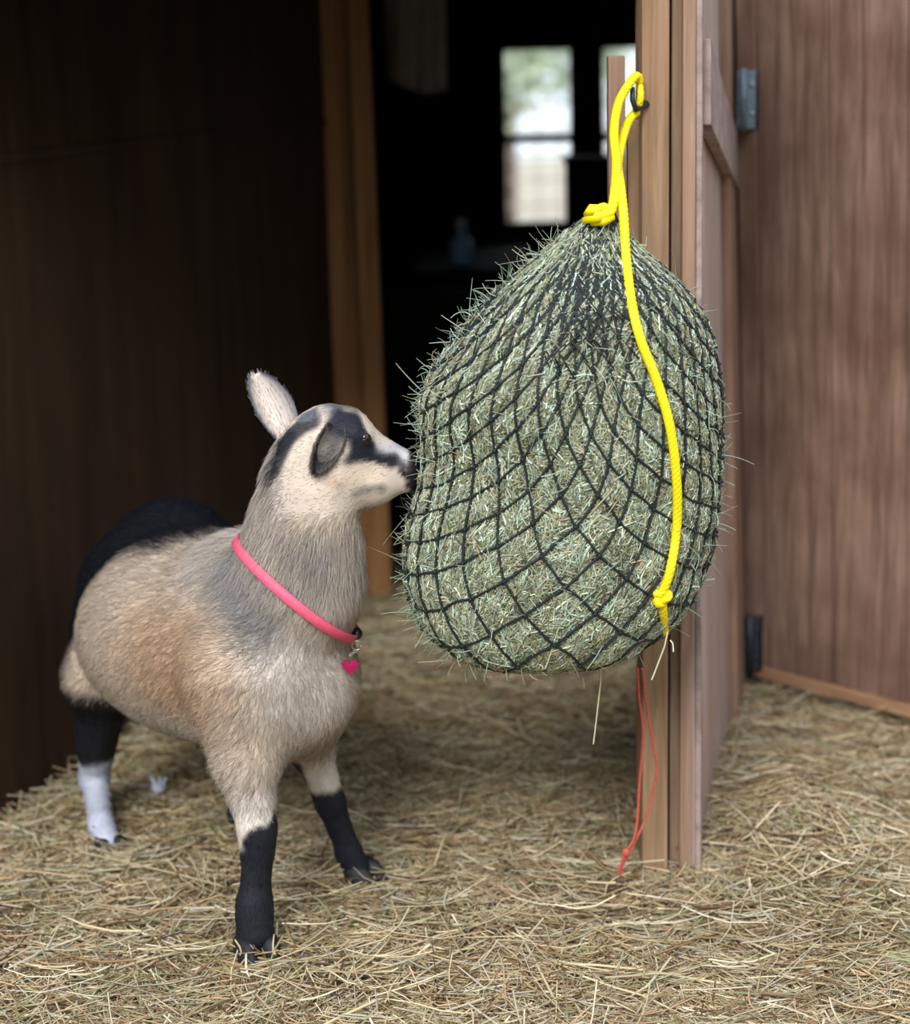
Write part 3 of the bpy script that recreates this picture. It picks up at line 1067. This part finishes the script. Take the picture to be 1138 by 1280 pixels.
# head: Y of the centre line
HY = 2.415
cap(at(392, 563, HY), at(418, 560, HY), .043, .043, .025)
cap(at(404, 541, HY), at(432, 538, HY), .030, .028, .02)
cap(at(428, 552, HY), at(504, 577, HY + .004), .032, .0165, .02)
cap(at(420, 592, HY), at(466, 604, HY + .002), .043, .028, .022)
cap(at(462, 602, HY + .002), at(507, 601, HY + .004), .025, .0145, .015)
ell(at(516, 584, HY + .005), (.013, .014, .0125), (np.array([1., 0, 0]), np.array([0, 1., 0]), UP), k=.01)
ell(at(513, 604, HY + .005), (.012, .012, .009), (np.array([1., 0, 0]), np.array([0, 1., 0]), UP), k=.006)
cap(at(447, 543, HY - .028), at(458, 548, HY - .026), .0085, .007, .01)      # brow
cap(at(447, 543, HY + .028), at(458, 548, HY + .026), .0085, .007, .01)
cap(at(402, 517, HY - .014), at(412, 515, HY - .012), .009, .009, .012)      # poll bumps
cap(at(402, 517, HY + .014), at(412, 515, HY + .012), .009, .009, .012)
# front right leg (nearer)
cap(at(305, 850, 2.42), at(306, 945, 2.395), .075, .040, .05)
cap(at(306, 945, 2.395), at(322, 1040, 2.385), .036, .0235, .02)
cap(at(322, 1035, 2.385), at(322, 1062, 2.385), .0240, .021, .01)
cap(at(322, 1062, 2.385), at(318, 1140, 2.380), .0205, .0195, .01)
cap(at(318, 1130, 2.380), at(319, 1166, 2.374), .0225, .0245, .014)
# front left leg (farther, set back and splayed)
cap(at(385, 860, 2.47), at(388, 935, 2.56), .060, .027, .035)
cap(at(388, 930, 2.56), at(412, 1000, 2.585), .027, .0205, .02)
cap(at(412, 1000, 2.585), at(436, 1065, 2.60), .0200, .0165, .01)
cap(at(436, 1065, 2.60), at(445, 1084, 2.60), .018, .019, .012)
# hind right leg
cap(w(-.475, 2.83, .38), w(-.515, 2.75, .27), .075, .048, .05)
ck = at(118, 972, 2.86)
cap(w(-.515, 2.75, .27), ck, .046, .022, .03)
cap(ck, at(126, 1030, 2.76), .0205, .0165, .012)
cap(at(126, 1030, 2.76), at(134, 1052, 2.735), .0175, .019, .012)
# hind left leg
cap(w(-.385, 2.86, .38), w(-.345, 2.80, .27), .075, .045, .04)
ck2 = w(-.33, 2.93, .185)
cap(w(-.345, 2.80, .27), ck2, .042, .021, .03)
cap(ck2, at(300, 1000, 2.86), .020, .0165, .012)
cap(at(300, 1000, 2.86), at(302, 1020, 2.84), .0165, .018, .012)
# tail, lifted
cap(w(-.49, 2.96, .44), w(-.515, 2.995, .36), .020, .012, .02)

lo = np.array([-.74, 2.20, -.01]); hi = np.array([.02, 3.06, .76])
VS = .0045
nx, ny_, nz = [int(x) for x in np.ceil((hi - lo) / VS)]
ax = [lo[i] + VS * np.arange(n_) for i, n_ in enumerate((nx, ny_, nz))]
D = np.full((nx, ny_, nz), .2, np.float32)
for p in prims:
    if p[0] == 'c':
        mn = np.minimum(p[1] - p[3], p[2] - p[4]); mxx = np.maximum(p[1] + p[3], p[2] + p[4]); k = p[5]
    else:
        R_ = p[2].max(); mn = p[1] - R_; mxx = p[1] + R_; k = p[4]
    mn = mn - k - .02; mxx = mxx + k + .02
    i0 = np.maximum(((mn - lo) / VS).astype(int), 0); i1 = np.minimum(((mxx - lo) / VS).astype(int) + 1, [nx, ny_, nz])
    X, Y, Z = np.meshgrid(ax[0][i0[0]:i1[0]], ax[1][i0[1]:i1[1]], ax[2][i0[2]:i1[2]], indexing='ij')
    Q = np.stack([X, Y, Z], -1).astype(np.float32)
    if p[0] == 'c':
        a, b = p[1], p[2]; ba = b - a; L2_ = max(ba.dot(ba), 1e-9)
        h = np.clip(((Q - a) @ ba) / L2_, 0, 1)
        dd_ = np.linalg.norm(Q - a - h[..., None] * ba, axis=-1) - (p[3] + (p[4] - p[3]) * h)
    else:
        q = (Q - p[1]) @ p[3].T
        k0 = np.linalg.norm(q / p[2], axis=-1); k1 = np.linalg.norm(q / p[2] ** 2, axis=-1)
        dd_ = k0 * (k0 - 1) / np.maximum(k1, 1e-6)
    sl = (slice(i0[0], i1[0]), slice(i0[1], i1[1]), slice(i0[2], i1[2]))
    o_ = D[sl]
    h = np.maximum(k - np.abs(o_ - dd_), 0) / k
    D[sl] = np.minimum(o_, dd_) - h * h * k * .25
# surface nets
ins = D < 0
corner = np.zeros((nx - 1, ny_ - 1, nz - 1), np.int8)
for dx in (0, 1):
    for dy in (0, 1):
        for dz in (0, 1):
            corner += ins[dx:nx - 1 + dx, dy:ny_ - 1 + dy, dz:nz - 1 + dz]
act = (corner > 0) & (corner < 8)
idx = np.argwhere(act)
vid = np.full(act.shape, -1, np.int32); vid[act] = np.arange(len(idx))
acc = np.zeros((len(idx), 3)); cnt = np.zeros(len(idx))
for axis in range(3):
    for u in (0, 1):
        for v in (0, 1):
            oo = [0, 0, 0]; oth = [i for i in range(3) if i != axis]
            oo[oth[0]] = u; oo[oth[1]] = v
            A_ = idx + oo; B_ = A_.copy(); B_[:, axis] += 1
            da = D[A_[:, 0], A_[:, 1], A_[:, 2]]; db = D[B_[:, 0], B_[:, 1], B_[:, 2]]
            cr_ = (da < 0) != (db < 0)
            t = np.where(cr_, da / np.where(cr_, da - db, 1), 0)
            pt = A_.astype(float); pt[:, axis] += t
            acc += np.where(cr_[:, None], pt, 0); cnt += cr_
gvt = lo + VS * acc / cnt[:, None]
quads = []
for axis in range(3):
    oth = [i for i in range(3) if i != axis]
    sA = [slice(0, nx), slice(0, ny_), slice(0, nz)]
    a_sl = list(sA); b_sl = list(sA)
    n_ax = D.shape[axis]
    a_sl[axis] = slice(0, n_ax - 1); b_sl[axis] = slice(1, n_ax)
    ia, ib = ins[tuple(a_sl)], ins[tuple(b_sl)]
    e = np.argwhere(ia != ib)
    e = e[(e[:, oth[0]] > 0) & (e[:, oth[1]] > 0) & (e[:, oth[0]] < D.shape[oth[0]] - 1) & (e[:, oth[1]] < D.shape[oth[1]] - 1)]
    def g(du, dv):
        c = e.copy(); c[:, oth[0]] -= du; c[:, oth[1]] -= dv
        return vid[c[:, 0], c[:, 1], c[:, 2]]
    q = np.stack([g(1, 1), g(0, 1), g(0, 0), g(1, 0)], -1)
    fl = ins[e[:, 0], e[:, 1], e[:, 2]]
    if axis == 1: fl = ~fl
    q[~fl] = q[~fl][:, ::-1]
    quads.append(q)
gq_all = np.concatenate(quads)
gq_all = gq_all[(gq_all >= 0).all(1)]
# a few rounds of smoothing
e0 = np.concatenate([gq_all[:, [i, (i + 1) % 4]] for i in range(4)])
for it in range(2):
    sm_ = np.zeros_like(gvt); c_n = np.zeros(len(gvt))
    np.add.at(sm_, e0[:, 0], gvt[e0[:, 1]]); np.add.at(c_n, e0[:, 0], 1)
    np.add.at(sm_, e0[:, 1], gvt[e0[:, 0]]); np.add.at(c_n, e0[:, 1], 1)
    gvt = gvt * .4 + .6 * sm_ / c_n[:, None]

BLK = srgb(28, 30, 38)
CREAM = srgb(206, 190, 172)
GREY = srgb(204, 200, 197)
TAN = srgb(196, 160, 128)
MID = srgb(120, 118, 122)
WHITE = srgb(222, 216, 208)
MIDBODY = w(-.335, 2.655, 0)


def blob(P, c, r, soft=.3):
    r = np.broadcast_to(np.asarray(r, float), (3,))
    dd_ = np.linalg.norm((P - c) / r, axis=1)
    return smooth01((1 + soft - dd_) / (2 * soft))


def seg_blob(P, a, b, r, soft=.35):
    ba = b - a; h = np.clip(((P - a) @ ba) / ba.dot(ba), 0, 1)
    dd_ = np.linalg.norm(P - a - h[:, None] * ba, axis=1) / r
    return smooth01((1 + soft - dd_) / (2 * soft))


def coat(P):
    P = np.asarray(P, float)
    nz_ = vnoise(P, 70, 11) - .5
    n2_ = vnoise(P, 22, 12) - .5
    Pn = P + (n2_ * .02)[:, None] + (nz_ * .008)[:, None]
    al_ = (P - MIDBODY) @ HD            # + towards the chest
    lt_ = (P - MIDBODY) @ LT
    z = P[:, 2]
    C = np.tile(CREAM, (len(P), 1))

    def mixc(col, f):
        nonlocal C
        f = np.clip(f, 0, 1)[:, None]
        C = C * (1 - f) + col * f
    mixc(TAN, .75 * blob(Pn, at(245, 820, 2.50), (.10, .16, .075), .6))
    mixc(WHITE, .55 * blob(Pn, at(215, 915, 2.55), (.10, .18, .035), .6))
    mixc(WHITE, .75 * blob(Pn, at(385, 850, 2.38), (.07, .10, .09), .5))
    # grey saddle from the withers down behind the shoulder
    mixc(MID * .8, .85 * seg_blob(Pn, at(285, 700, 2.44), at(318, 785, 2.36), .036, .8))
    # neck: pale grey, darker crest
    nk = smooth01((z - .44) / .05) * smooth01((.04 + al_ - .08) / .05)
    mixc(GREY, .5 * nk)
    mixc(MID, .45 * seg_blob(Pn, at(372, 640, 2.36), at(385, 700, 2.36), .020, .8))
    mixc(CREAM * .85, .5 * seg_blob(Pn, at(330, 620, 2.42), at(325, 680, 2.42), .02, .7))
    mixc(BLK * 2.2, .45 * seg_blob(Pn, at(322, 625, 2.45), at(305, 670, 2.47), .022, .6) * (nz_ > -.1))
    # black hindquarters and back line
    back = (P - w(0, 0, .5)) @ np.array([0, 0, 1.0])
    mixc(BLK, smooth01((z - (.492 + .30 * np.clip(al_, -.3, .1)) + n2_ * .02) / .022 + .5) * smooth01((.085 - al_) / .06))
    hind = smooth01(((-.135 - al_) + (z - .36) * .35 + n2_ * .03) / .03)
    mixc(BLK, hind)
    mixc(BLK, smooth01((.243 - z + nz_ * .006) / .010) * smooth01((.14 - np.abs(lt_)) / .02) * smooth01((.07 - al_) / .02) * (z > .19))   # belly edge
    # legs
    kr = at(318, 1035, 2.385)[2] + .008
    front_r = np.linalg.norm(P[:, :2] - at(318, 1050, 2.385)[:2], axis=1) < .075
    mixc(WHITE * .97, front_r * smooth01((.285 - z) / .06) * .75)
    ph = (Pn[:, 0] - at(320, 1040, 2.385)[0])
    mixc(BLK, front_r * smooth01((kr + ph * .9 - z + nz_ * .016) / .012))
    fl_c = at(420, 1020, 2.59)[:2]
    front_l = (np.linalg.norm(P[:, :2] - fl_c, axis=1) < .10) & (P[:, 1] > 2.475)
    kl = at(412, 975, 2.585)[2]
    mixc(WHITE * .9, front_l * smooth01((.25 - z) / .04) * .7)
    mixc(BLK, front_l * smooth01((kl - z + nz_ * .012) / .014))
    mixc(BLK, front_l * smooth01((at(385, 960, 2.57)[0] - Pn[:, 0]) / .008) * smooth01((.225 - z) / .02))
    hr = (np.linalg.norm(P[:, :2] - at(130, 1050, 2.78)[:2], axis=1) < .11)
    mixc(BLK, hr * smooth01((.27 - z) / .02))
    mixc(srgb(186, 192, 208), hr * smooth01((.125 - z + nz_ * .02) / .02))
    # head
    head = (z > at(400, 655, HY)[2]) & (P[:, 0] > at(326, 600, HY)[0])
    hf = head.astype(float)
    mixc(CREAM * 1.02, hf * .7 * smooth01((P[:, 0] - at(350, 600, HY)[0]) / .02))
    yo = np.array([1.0, .35, 1.0])
    def hb(px, py, Yd, r, col, f=1.0, soft=.35):
        mixc(col, hf * f * blob(Pn * 1.0, at(px, py, HY + Yd), r, soft))
    def hs(a, b, r, col, f=1.0, soft=.35, Yd=-.03):
        for sgn in (1, -1):
            mixc(col, hf * f * seg_blob(Pn, at(*a, HY + Yd * sgn), at(*b, HY + Yd * sgn), r, soft))
    DK = srgb(32, 34, 44)
    hs((338, 587), (352, 552), .016, DK, .95, .3, -.03)          # dark band behind the cheek, over the poll
    hs((352, 552), (385, 528), .016, DK, .95, .3, -.026)
    hs((385, 524), (414, 518), .012, srgb(96, 100, 110), .95, .3, -.014)
    hs((418, 505), (440, 520), .012, srgb(112, 106, 100), .8, .4, -.004)
    hs((432, 532), (455, 552), .025, DK, 1, .25, -.034)          # eye stripe
    hs((452, 548), (484, 576), .015, DK, 1, .3, -.024)
    hs((482, 576), (510, 584), .006, DK, .9, .4, -.014)
    hs((420, 545), (402, 580), .015, DK, .85, .5, -.04)
    hs((412, 590), (425, 592), .008, srgb(200, 150, 110), .5, .6, -.035)
    hs((445, 590), (462, 596), .014, CREAM * 1.12, .9, .5, -.035)
    hs((452, 614), (470, 617), .008, srgb(110, 104, 102), .8, .6, -.028)
    hs((432, 596), (444, 622), .005, srgb(150, 138, 128), .6, .8, -.042)  # shadow along the cheek contour, painted into the coat
    hs((440, 632), (500, 612), .006, WHITE, .6, .6, 0)
    hs((462, 545), (498, 565), .012, srgb(176, 176, 184), .8, .5, -.004)
    hs((500, 570), (514, 574), .008, srgb(210, 210, 214), .7, .5, -.006)
    mixc(srgb(22, 22, 28), hf * smooth01((P[:, 0] - at(510, 585, HY)[0]) / .004))
    hs((498, 594), (522, 596), .0065, srgb(24, 24, 30), 1, .4, -.012)
    hs((506, 606), (520, 606), .006, srgb(28, 28, 34), 1, .4, -.008)
    mixc(BLK, .9 * blob(P, at(442, 658, 2.375), .006, .4))
    return np.clip(C * (1 + .18 * nz_[:, None]), 0, 1)


goat = empty('goat', (-.33, 2.64, 0), 'cream and black goat with a pink collar, nosing the hay net', 'goat')
body = mesh('body', gvt, gq_all, M['fur'], goat, col=coat(gvt))

# normals of the body for the coat
me = body.data
nv = len(me.vertices)
nr = np.empty(nv * 3, np.float32); me.vertices.foreach_get('normal', nr); nr = nr.reshape(-1, 3).astype(float)
cen = gvt.mean(0)
if ((gvt - cen) * nr).sum() < 0:
    me.flip_normals(); nr = -nr
bvh = BVHTree.FromPolygons([tuple(v) for v in gvt], [tuple(int(i) for i in f) for f in gq_all])

fa = gq_all
p0_, p1_, p2_, p3_ = (gvt[fa[:, i]] for i in range(4))
area = np.linalg.norm(np.cross(p2_ - p0_, p3_ - p1_), axis=1) / 2
# denser where the camera side is
NH = 150000
pick = rng.choice(len(fa), NH, p=area / area.sum())
u = rng.uniform(0, 1, (NH, 1)); v = rng.uniform(0, 1, (NH, 1))
fp = (1 - u) * (1 - v) * p0_[pick] + u * (1 - v) * p1_[pick] + u * v * p2_[pick] + (1 - u) * v * p3_[pick]
fn_ = nr[fa[pick, 0]]
z = fp[:, 2]
al_ = (fp - MIDBODY) @ HD
headm = smooth01((z - at(400, 650, HY)[2]) / .03) * smooth01((fp[:, 0] - at(335, 600, HY)[0]) / .03)
neckm = smooth01((z - .46) / .06) * smooth01(al_ / .08) * (1 - headm)
legm = smooth01((.24 - z) / .05)
flow = np.tile(-HD * .75 + [0, 0, -.55], (NH, 1))
flow = flow * (1 - neckm[:, None]) + neckm[:, None] * np.array([-.30, .05, -1.0])
flow = flow * (1 - headm[:, None]) + headm[:, None] * np.array([-1.0, .1, -.25])
flow = flow * (1 - legm[:, None]) + legm[:, None] * np.array([0, 0, -1.0])
flow += rng.normal(0, .22, (NH, 3))
flow -= fn_ * (flow * fn_).sum(1)[:, None]
flow /= np.linalg.norm(flow, axis=1)[:, None] + 1e-9
L = .019 * (1 - headm) * (1 - legm) + .0065 * headm + .007 * legm + .009 * neckm
muz = smooth01((fp[:, 0] - at(485, 590, HY)[0]) / .02) * headm
L = L * (1 - .6 * muz) * rng.uniform(.6, 1.25, NH)
lift = .30 + .25 * neckm
K = 4
t4 = np.linspace(0, 1, K)
Pf = fp[:, None, :] + flow[:, None, :] * (L[:, None] * t4)[:, :, None] + fn_[:, None, :] * (L[:, None] * lift[:, None] * (t4 - .45 * t4 ** 2))[:, :, None] - fn_[:, None, :] * .0008
rf = np.linspace(1, .15, K)[None, :] * rng.uniform(.00025, .00045, NH)[:, None]
ch = coat(fp + rng.normal(0, 1, (NH, 3)) * (.007 * (1 - headm) * (1 - legm))[:, None]) * rng.choice([.5, .8, 1.0, 1.22], (NH, 1), p=[.14, .26, .34, .26]) * rng.uniform(.85, 1.12, (NH, 1))
vf, qf, cf = strands(Pf, rf, np.clip(ch, 0, 1), 3)
fur = mesh('fur', vf, qf, M['hair'], goat, col=cf)
fur['kind'] = 'stuff'


def ear(base, tip, width, out, name, cup, c_in, c_out, c_rim):
    """leaf shaped cupped ear"""
    base, tip, out = np.asarray(base), np.asarray(tip), np.asarray(out, float)
    ax_ = tip - base; Ln = np.linalg.norm(ax_); ax_ /= Ln
    out = out - ax_ * out.dot(ax_); out /= np.linalg.norm(out)
    sd = np.cross(ax_, out)
    nu_, nv_ = 22, 15
    vv, cc = [], []
    for layer in (0, 1):
        for j in range(nu_):
            t = j / (nu_ - 1)
            wd = width * (math.sin(math.pi * (t * .84 + .14)) ** .55 if t < .999 else .3)
            wd = max(wd, width * .05)
            for i in range(nv_):
                s_ = (i / (nv_ - 1)) * 2 - 1
                cu = cup * (s_ * s_ - .5) * wd
                pnt = base + ax_ * (t * Ln) + sd * (s_ * wd * .5) + out * (cu * (1.3 - t * .6) - layer * .0035 * (1 - abs(s_) * .8))
                vv.append(pnt)
                if layer == 0:
                    cc.append(c_in * (1 - abs(s_) ** 3) + c_rim * abs(s_) ** 3)
                else:
                    cc.append(c_out)
    q = []
    for layer in (0, 1):
        o_ = layer * nu_ * nv_
        for j in range(nu_ - 1):
            for i in range(nv_ - 1):
                f = [o_ + j * nv_ + i, o_ + j * nv_ + i + 1, o_ + (j + 1) * nv_ + i + 1, o_ + (j + 1) * nv_ + i]
                q.append(f if layer == 0 else f[::-1])
    o_ = nu_ * nv_
    for j in range(nu_ - 1):
        for i in (0, nv_ - 1):
            q.append([j * nv_ + i, (j + 1) * nv_ + i, o_ + (j + 1) * nv_ + i, o_ + j * nv_ + i])
    for i in range(nv_ - 1):
        for j in (0, nu_ - 1):
            q.append([j * nv_ + i, j * nv_ + i + 1, o_ + j * nv_ + i + 1, o_ + j * nv_ + i])
    vv = np.array(vv); cc = np.array(cc)
    # short hair along the ear
    e_o = mesh(name, vv, np.array(q), M['fur'], goat, col=np.clip(cc, 0, 1))
    nh = 1500
    L0 = vv[:nu_ * nv_].reshape(nu_, nv_, 3); C0 = cc.reshape(2, nu_, nv_, 3)
    jj = rng.integers(0, nu_ - 1, nh); i_ = rng.integers(0, nv_, nh); ly = rng.integers(0, 2, nh)
    ft = rng.uniform(0, 1, (nh, 1))
    b0 = L0[jj, i_] * (1 - ft) + L0[jj + 1, i_] * ft - out * (ly[:, None] * .003)
    dr = ax_ + rng.normal(0, .25, (nh, 3)) + out * ((1 - 2 * ly[:, None]) * .25)
    P = b0[:, None, :] + dr[:, None, :] * (np.linspace(0, 1, 3)[None, :, None] * rng.uniform(.003, .007, (nh, 1, 1)))
    v_, q_, c_ = strands(P, np.array([[.0004, .0003, .0001]]).repeat(nh, 0), np.clip(C0[ly, jj, i_] * rng.uniform(.8, 1.15, (nh, 1)), 0, 1), 3)
    h_ = mesh('ear_hair', v_, q_, M['hair'], e_o, col=c_)
    h_['kind'] = 'stuff'
    return e_o


ear(at(356, 545, HY + .028), at(318, 468, HY + .045), .050, (.45, -.85, .2), 'ear', .55, srgb(226, 214, 204), srgb(120, 116, 124), srgb(110, 108, 120))
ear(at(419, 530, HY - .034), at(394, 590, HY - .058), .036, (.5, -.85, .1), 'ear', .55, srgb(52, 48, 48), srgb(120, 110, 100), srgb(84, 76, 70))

for sg, nm in ((-1, 'eye'), (1, 'eye')):
    ec = at(456, 549, HY + sg * .0292)
    e_ = MB().ball(ec, [.0085, .006, .0085], 16, 12).build(nm, M['iris'], goat, smooth=True)
    MB().ball(ec + [0, sg * .0045, 0], [.0045, .0022, .0016], 12, 8).build('pupil', M['pupil'], e_, smooth=True)
for sg in (-1, 1):
    nc = at(519, 579, HY + .005 + sg * .009)
    MB().ball(nc, [.0032, .003, .0018], 10, 6).build('nostril', M['pupil'], goat, smooth=True)


def hoof(c, fwd, s=1.0):
    """cloven hoof: two pointed toes, standing on the straw"""
    fwd = np.array([fwd[0], fwd[1], 0.0]); fwd /= np.linalg.norm(fwd)
    sd = np.array([-fwd[1], fwd[0], 0.0])
    m = MB()
    for k in (-1, 1):
        ring = []
        lv = [(0.0, 1.0, 1.0), (.008, 1.0, .98), (.018, .96, .88), (.025, .84, .74), (.028, .6, .5)]
        nS = 14
        for (zz, sc, fs) in lv:
            for i in range(nS):
                a = 2 * math.pi * i / nS
                lx = math.cos(a) * (.026 if math.cos(a) > 0 else .020) * fs
                ly = math.sin(a) * .0125 * sc * (1 - .35 * max(math.cos(a), 0) ** 2)
                ring.append(np.asarray(c) + fwd * (lx + .003 - zz * .35) * s + sd * (k * .0120 + ly) * s + [0, 0, zz * s])
        q = []
        for j in range(len(lv) - 1):
            for i in range(nS):
                i2 = (i + 1) % nS
                q.append([j * nS + i, j * nS + i2, (j + 1) * nS + i2, (j + 1) * nS + i])
        n_ = len(ring)
        ring += [np.mean(ring[:nS], axis=0), np.mean(ring[-nS:], axis=0)]
        t = [[n_, (i + 1) % nS, i] for i in range(nS)] + [[n_ + 1, (len(lv) - 1) * nS + i, (len(lv) - 1) * nS + (i + 1) % nS] for i in range(nS)]
        m.add(ring, q, t)
    m.build('hoof', M['hoof'], goat, smooth=True)


def hg(px, py, Y):
    p = at(px, py, Y); p[2] = .006
    return p


hoof(hg(322, 1192, 2.362), (.45, -.9), 1.25)
hoof(hg(456, 1102, 2.60), (.8, -.5), 1.15)
hoof(hg(138, 1060, 2.725), (.5, -.85), .95)
hoof(hg(304, 1030, 2.83), (.5, -.85), .95)

# ------------------------------------------------------------------ collar
cc0 = at(374, 741, 2.45)
e1 = at(438, 792, 2.45) - at(308, 688, 2.45); e1 /= np.linalg.norm(e1)
vd = np.array([0, CP, -SP - .03]); vd = np.array([0.05, 1.0, -.20]); vd -= e1 * vd.dot(e1); vd /= np.linalg.norm(vd)
nC_ = np.cross(e1, vd); nC_ /= np.linalg.norm(nC_)
if nC_[2] < 0: nC_ = -nC_
ring = []
for i in range(72):
    a = 2 * math.pi * i / 72
    dr = e1 * math.cos(a) + vd * math.sin(a)
    hit = bvh.ray_cast(V(cc0), V(dr), .3)
    dist = hit[3] if hit[0] is not None else .08
    ring.append(min(dist, .11))
ring = np.array(ring)
for it in range(8):
    ring = (np.roll(ring, 1) + ring * 2 + np.roll(ring, -1)) / 4
collar = empty('collar', cc0, 'pink webbing collar with a magenta heart tag around the goat neck', 'collar')
vs, q = [], []
for i in range(72):
    a = 2 * math.pi * i / 72
    dr = e1 * math.cos(a) + vd * math.sin(a)
    R_ = ring[i] + .0075
    for (dn_, dh) in ((0, -.0068), (.0024, -.006), (.0024, .006), (0, .0068)):
        vs.append(cc0 + dr * (R_ + dn_) + nC_ * dh)
for i in range(72):
    j = (i + 1) % 72
    for k in range(4):
        k2 = (k + 1) % 4
        q.append([i * 4 + k, i * 4 + k2, j * 4 + k2, j * 4 + k])
mesh('strap', np.array(vs), np.array(q), M['pink'], collar)


def ring_pt(a, extra=.0):
    i = (a / (2 * math.pi) * 72) % 72
    R_ = np.interp(i, np.arange(73), np.append(ring, ring[0])) + .0075 + extra
    return cc0 + (e1 * math.cos(a) + vd * math.sin(a)) * R_


bc = ring_pt(-.08, .004)
MB().ball(bc + [0, -.002, .010], [.007, .009, .008], 10, 8).build('buckle', M['buckle'], collar, smooth=True)
t = np.linspace(0, 2 * math.pi, 24)
rc = ring_pt(-.25, .006)
MB().tube([rc + np.array([math.cos(x) * .006, -.001, math.sin(x) * .006 - .004]) for x in t], .0012, 6).build('ring', M['metalring'], collar, smooth=True)
bcA = ring_pt(-1.9, .003)
tagc = at(438, 833, rc[1] - .004)
m = MB()
tp_ = tagc + [0, 0, .014]
bp_ = rc + [0, 0, -.010]
nl = 6
for i in range(nl):
    c_ = bp_ * (1 - (i + .5) / nl) + tp_ * (i + .5) / nl
    al2 = np.linalg.norm(bp_ - tp_) / nl * .62
    if i % 2:
        m.tube([c_ + np.array([math.cos(x) * .0022, 0, math.sin(x) * al2]) for x in t], .0006, 5)
    else:
        m.tube([c_ + np.array([0, math.cos(x) * .0022, math.sin(x) * al2]) for x in t], .0006, 5)
m.build('chain', M['metalring'], collar, smooth=True)
hv_, N_ = [], 40
for ly in (-.0016, .0016):
    for i in range(N_):
        x = 2 * math.pi * i / N_
        hx = 16 * math.sin(x) ** 3; hz = 13 * math.cos(x) - 5 * math.cos(2 * x) - 2 * math.cos(3 * x) - math.cos(4 * x)
        hv_.append(tagc + [hx * .00066, ly, hz * .00074])
hv_ += [tagc + [0, -.003, 0], tagc + [0, .003, 0]]
q = [[i, (i + 1) % N_, N_ + (i + 1) % N_, N_ + i] for i in range(N_)]
tq_ = [[2 * N_, (i + 1) % N_, i] for i in range(N_)] + [[2 * N_ + 1, N_ + i, N_ + (i + 1) % N_] for i in range(N_)]
MB().add(hv_, q, tq_).build('heart_tag', M['tag'], collar)
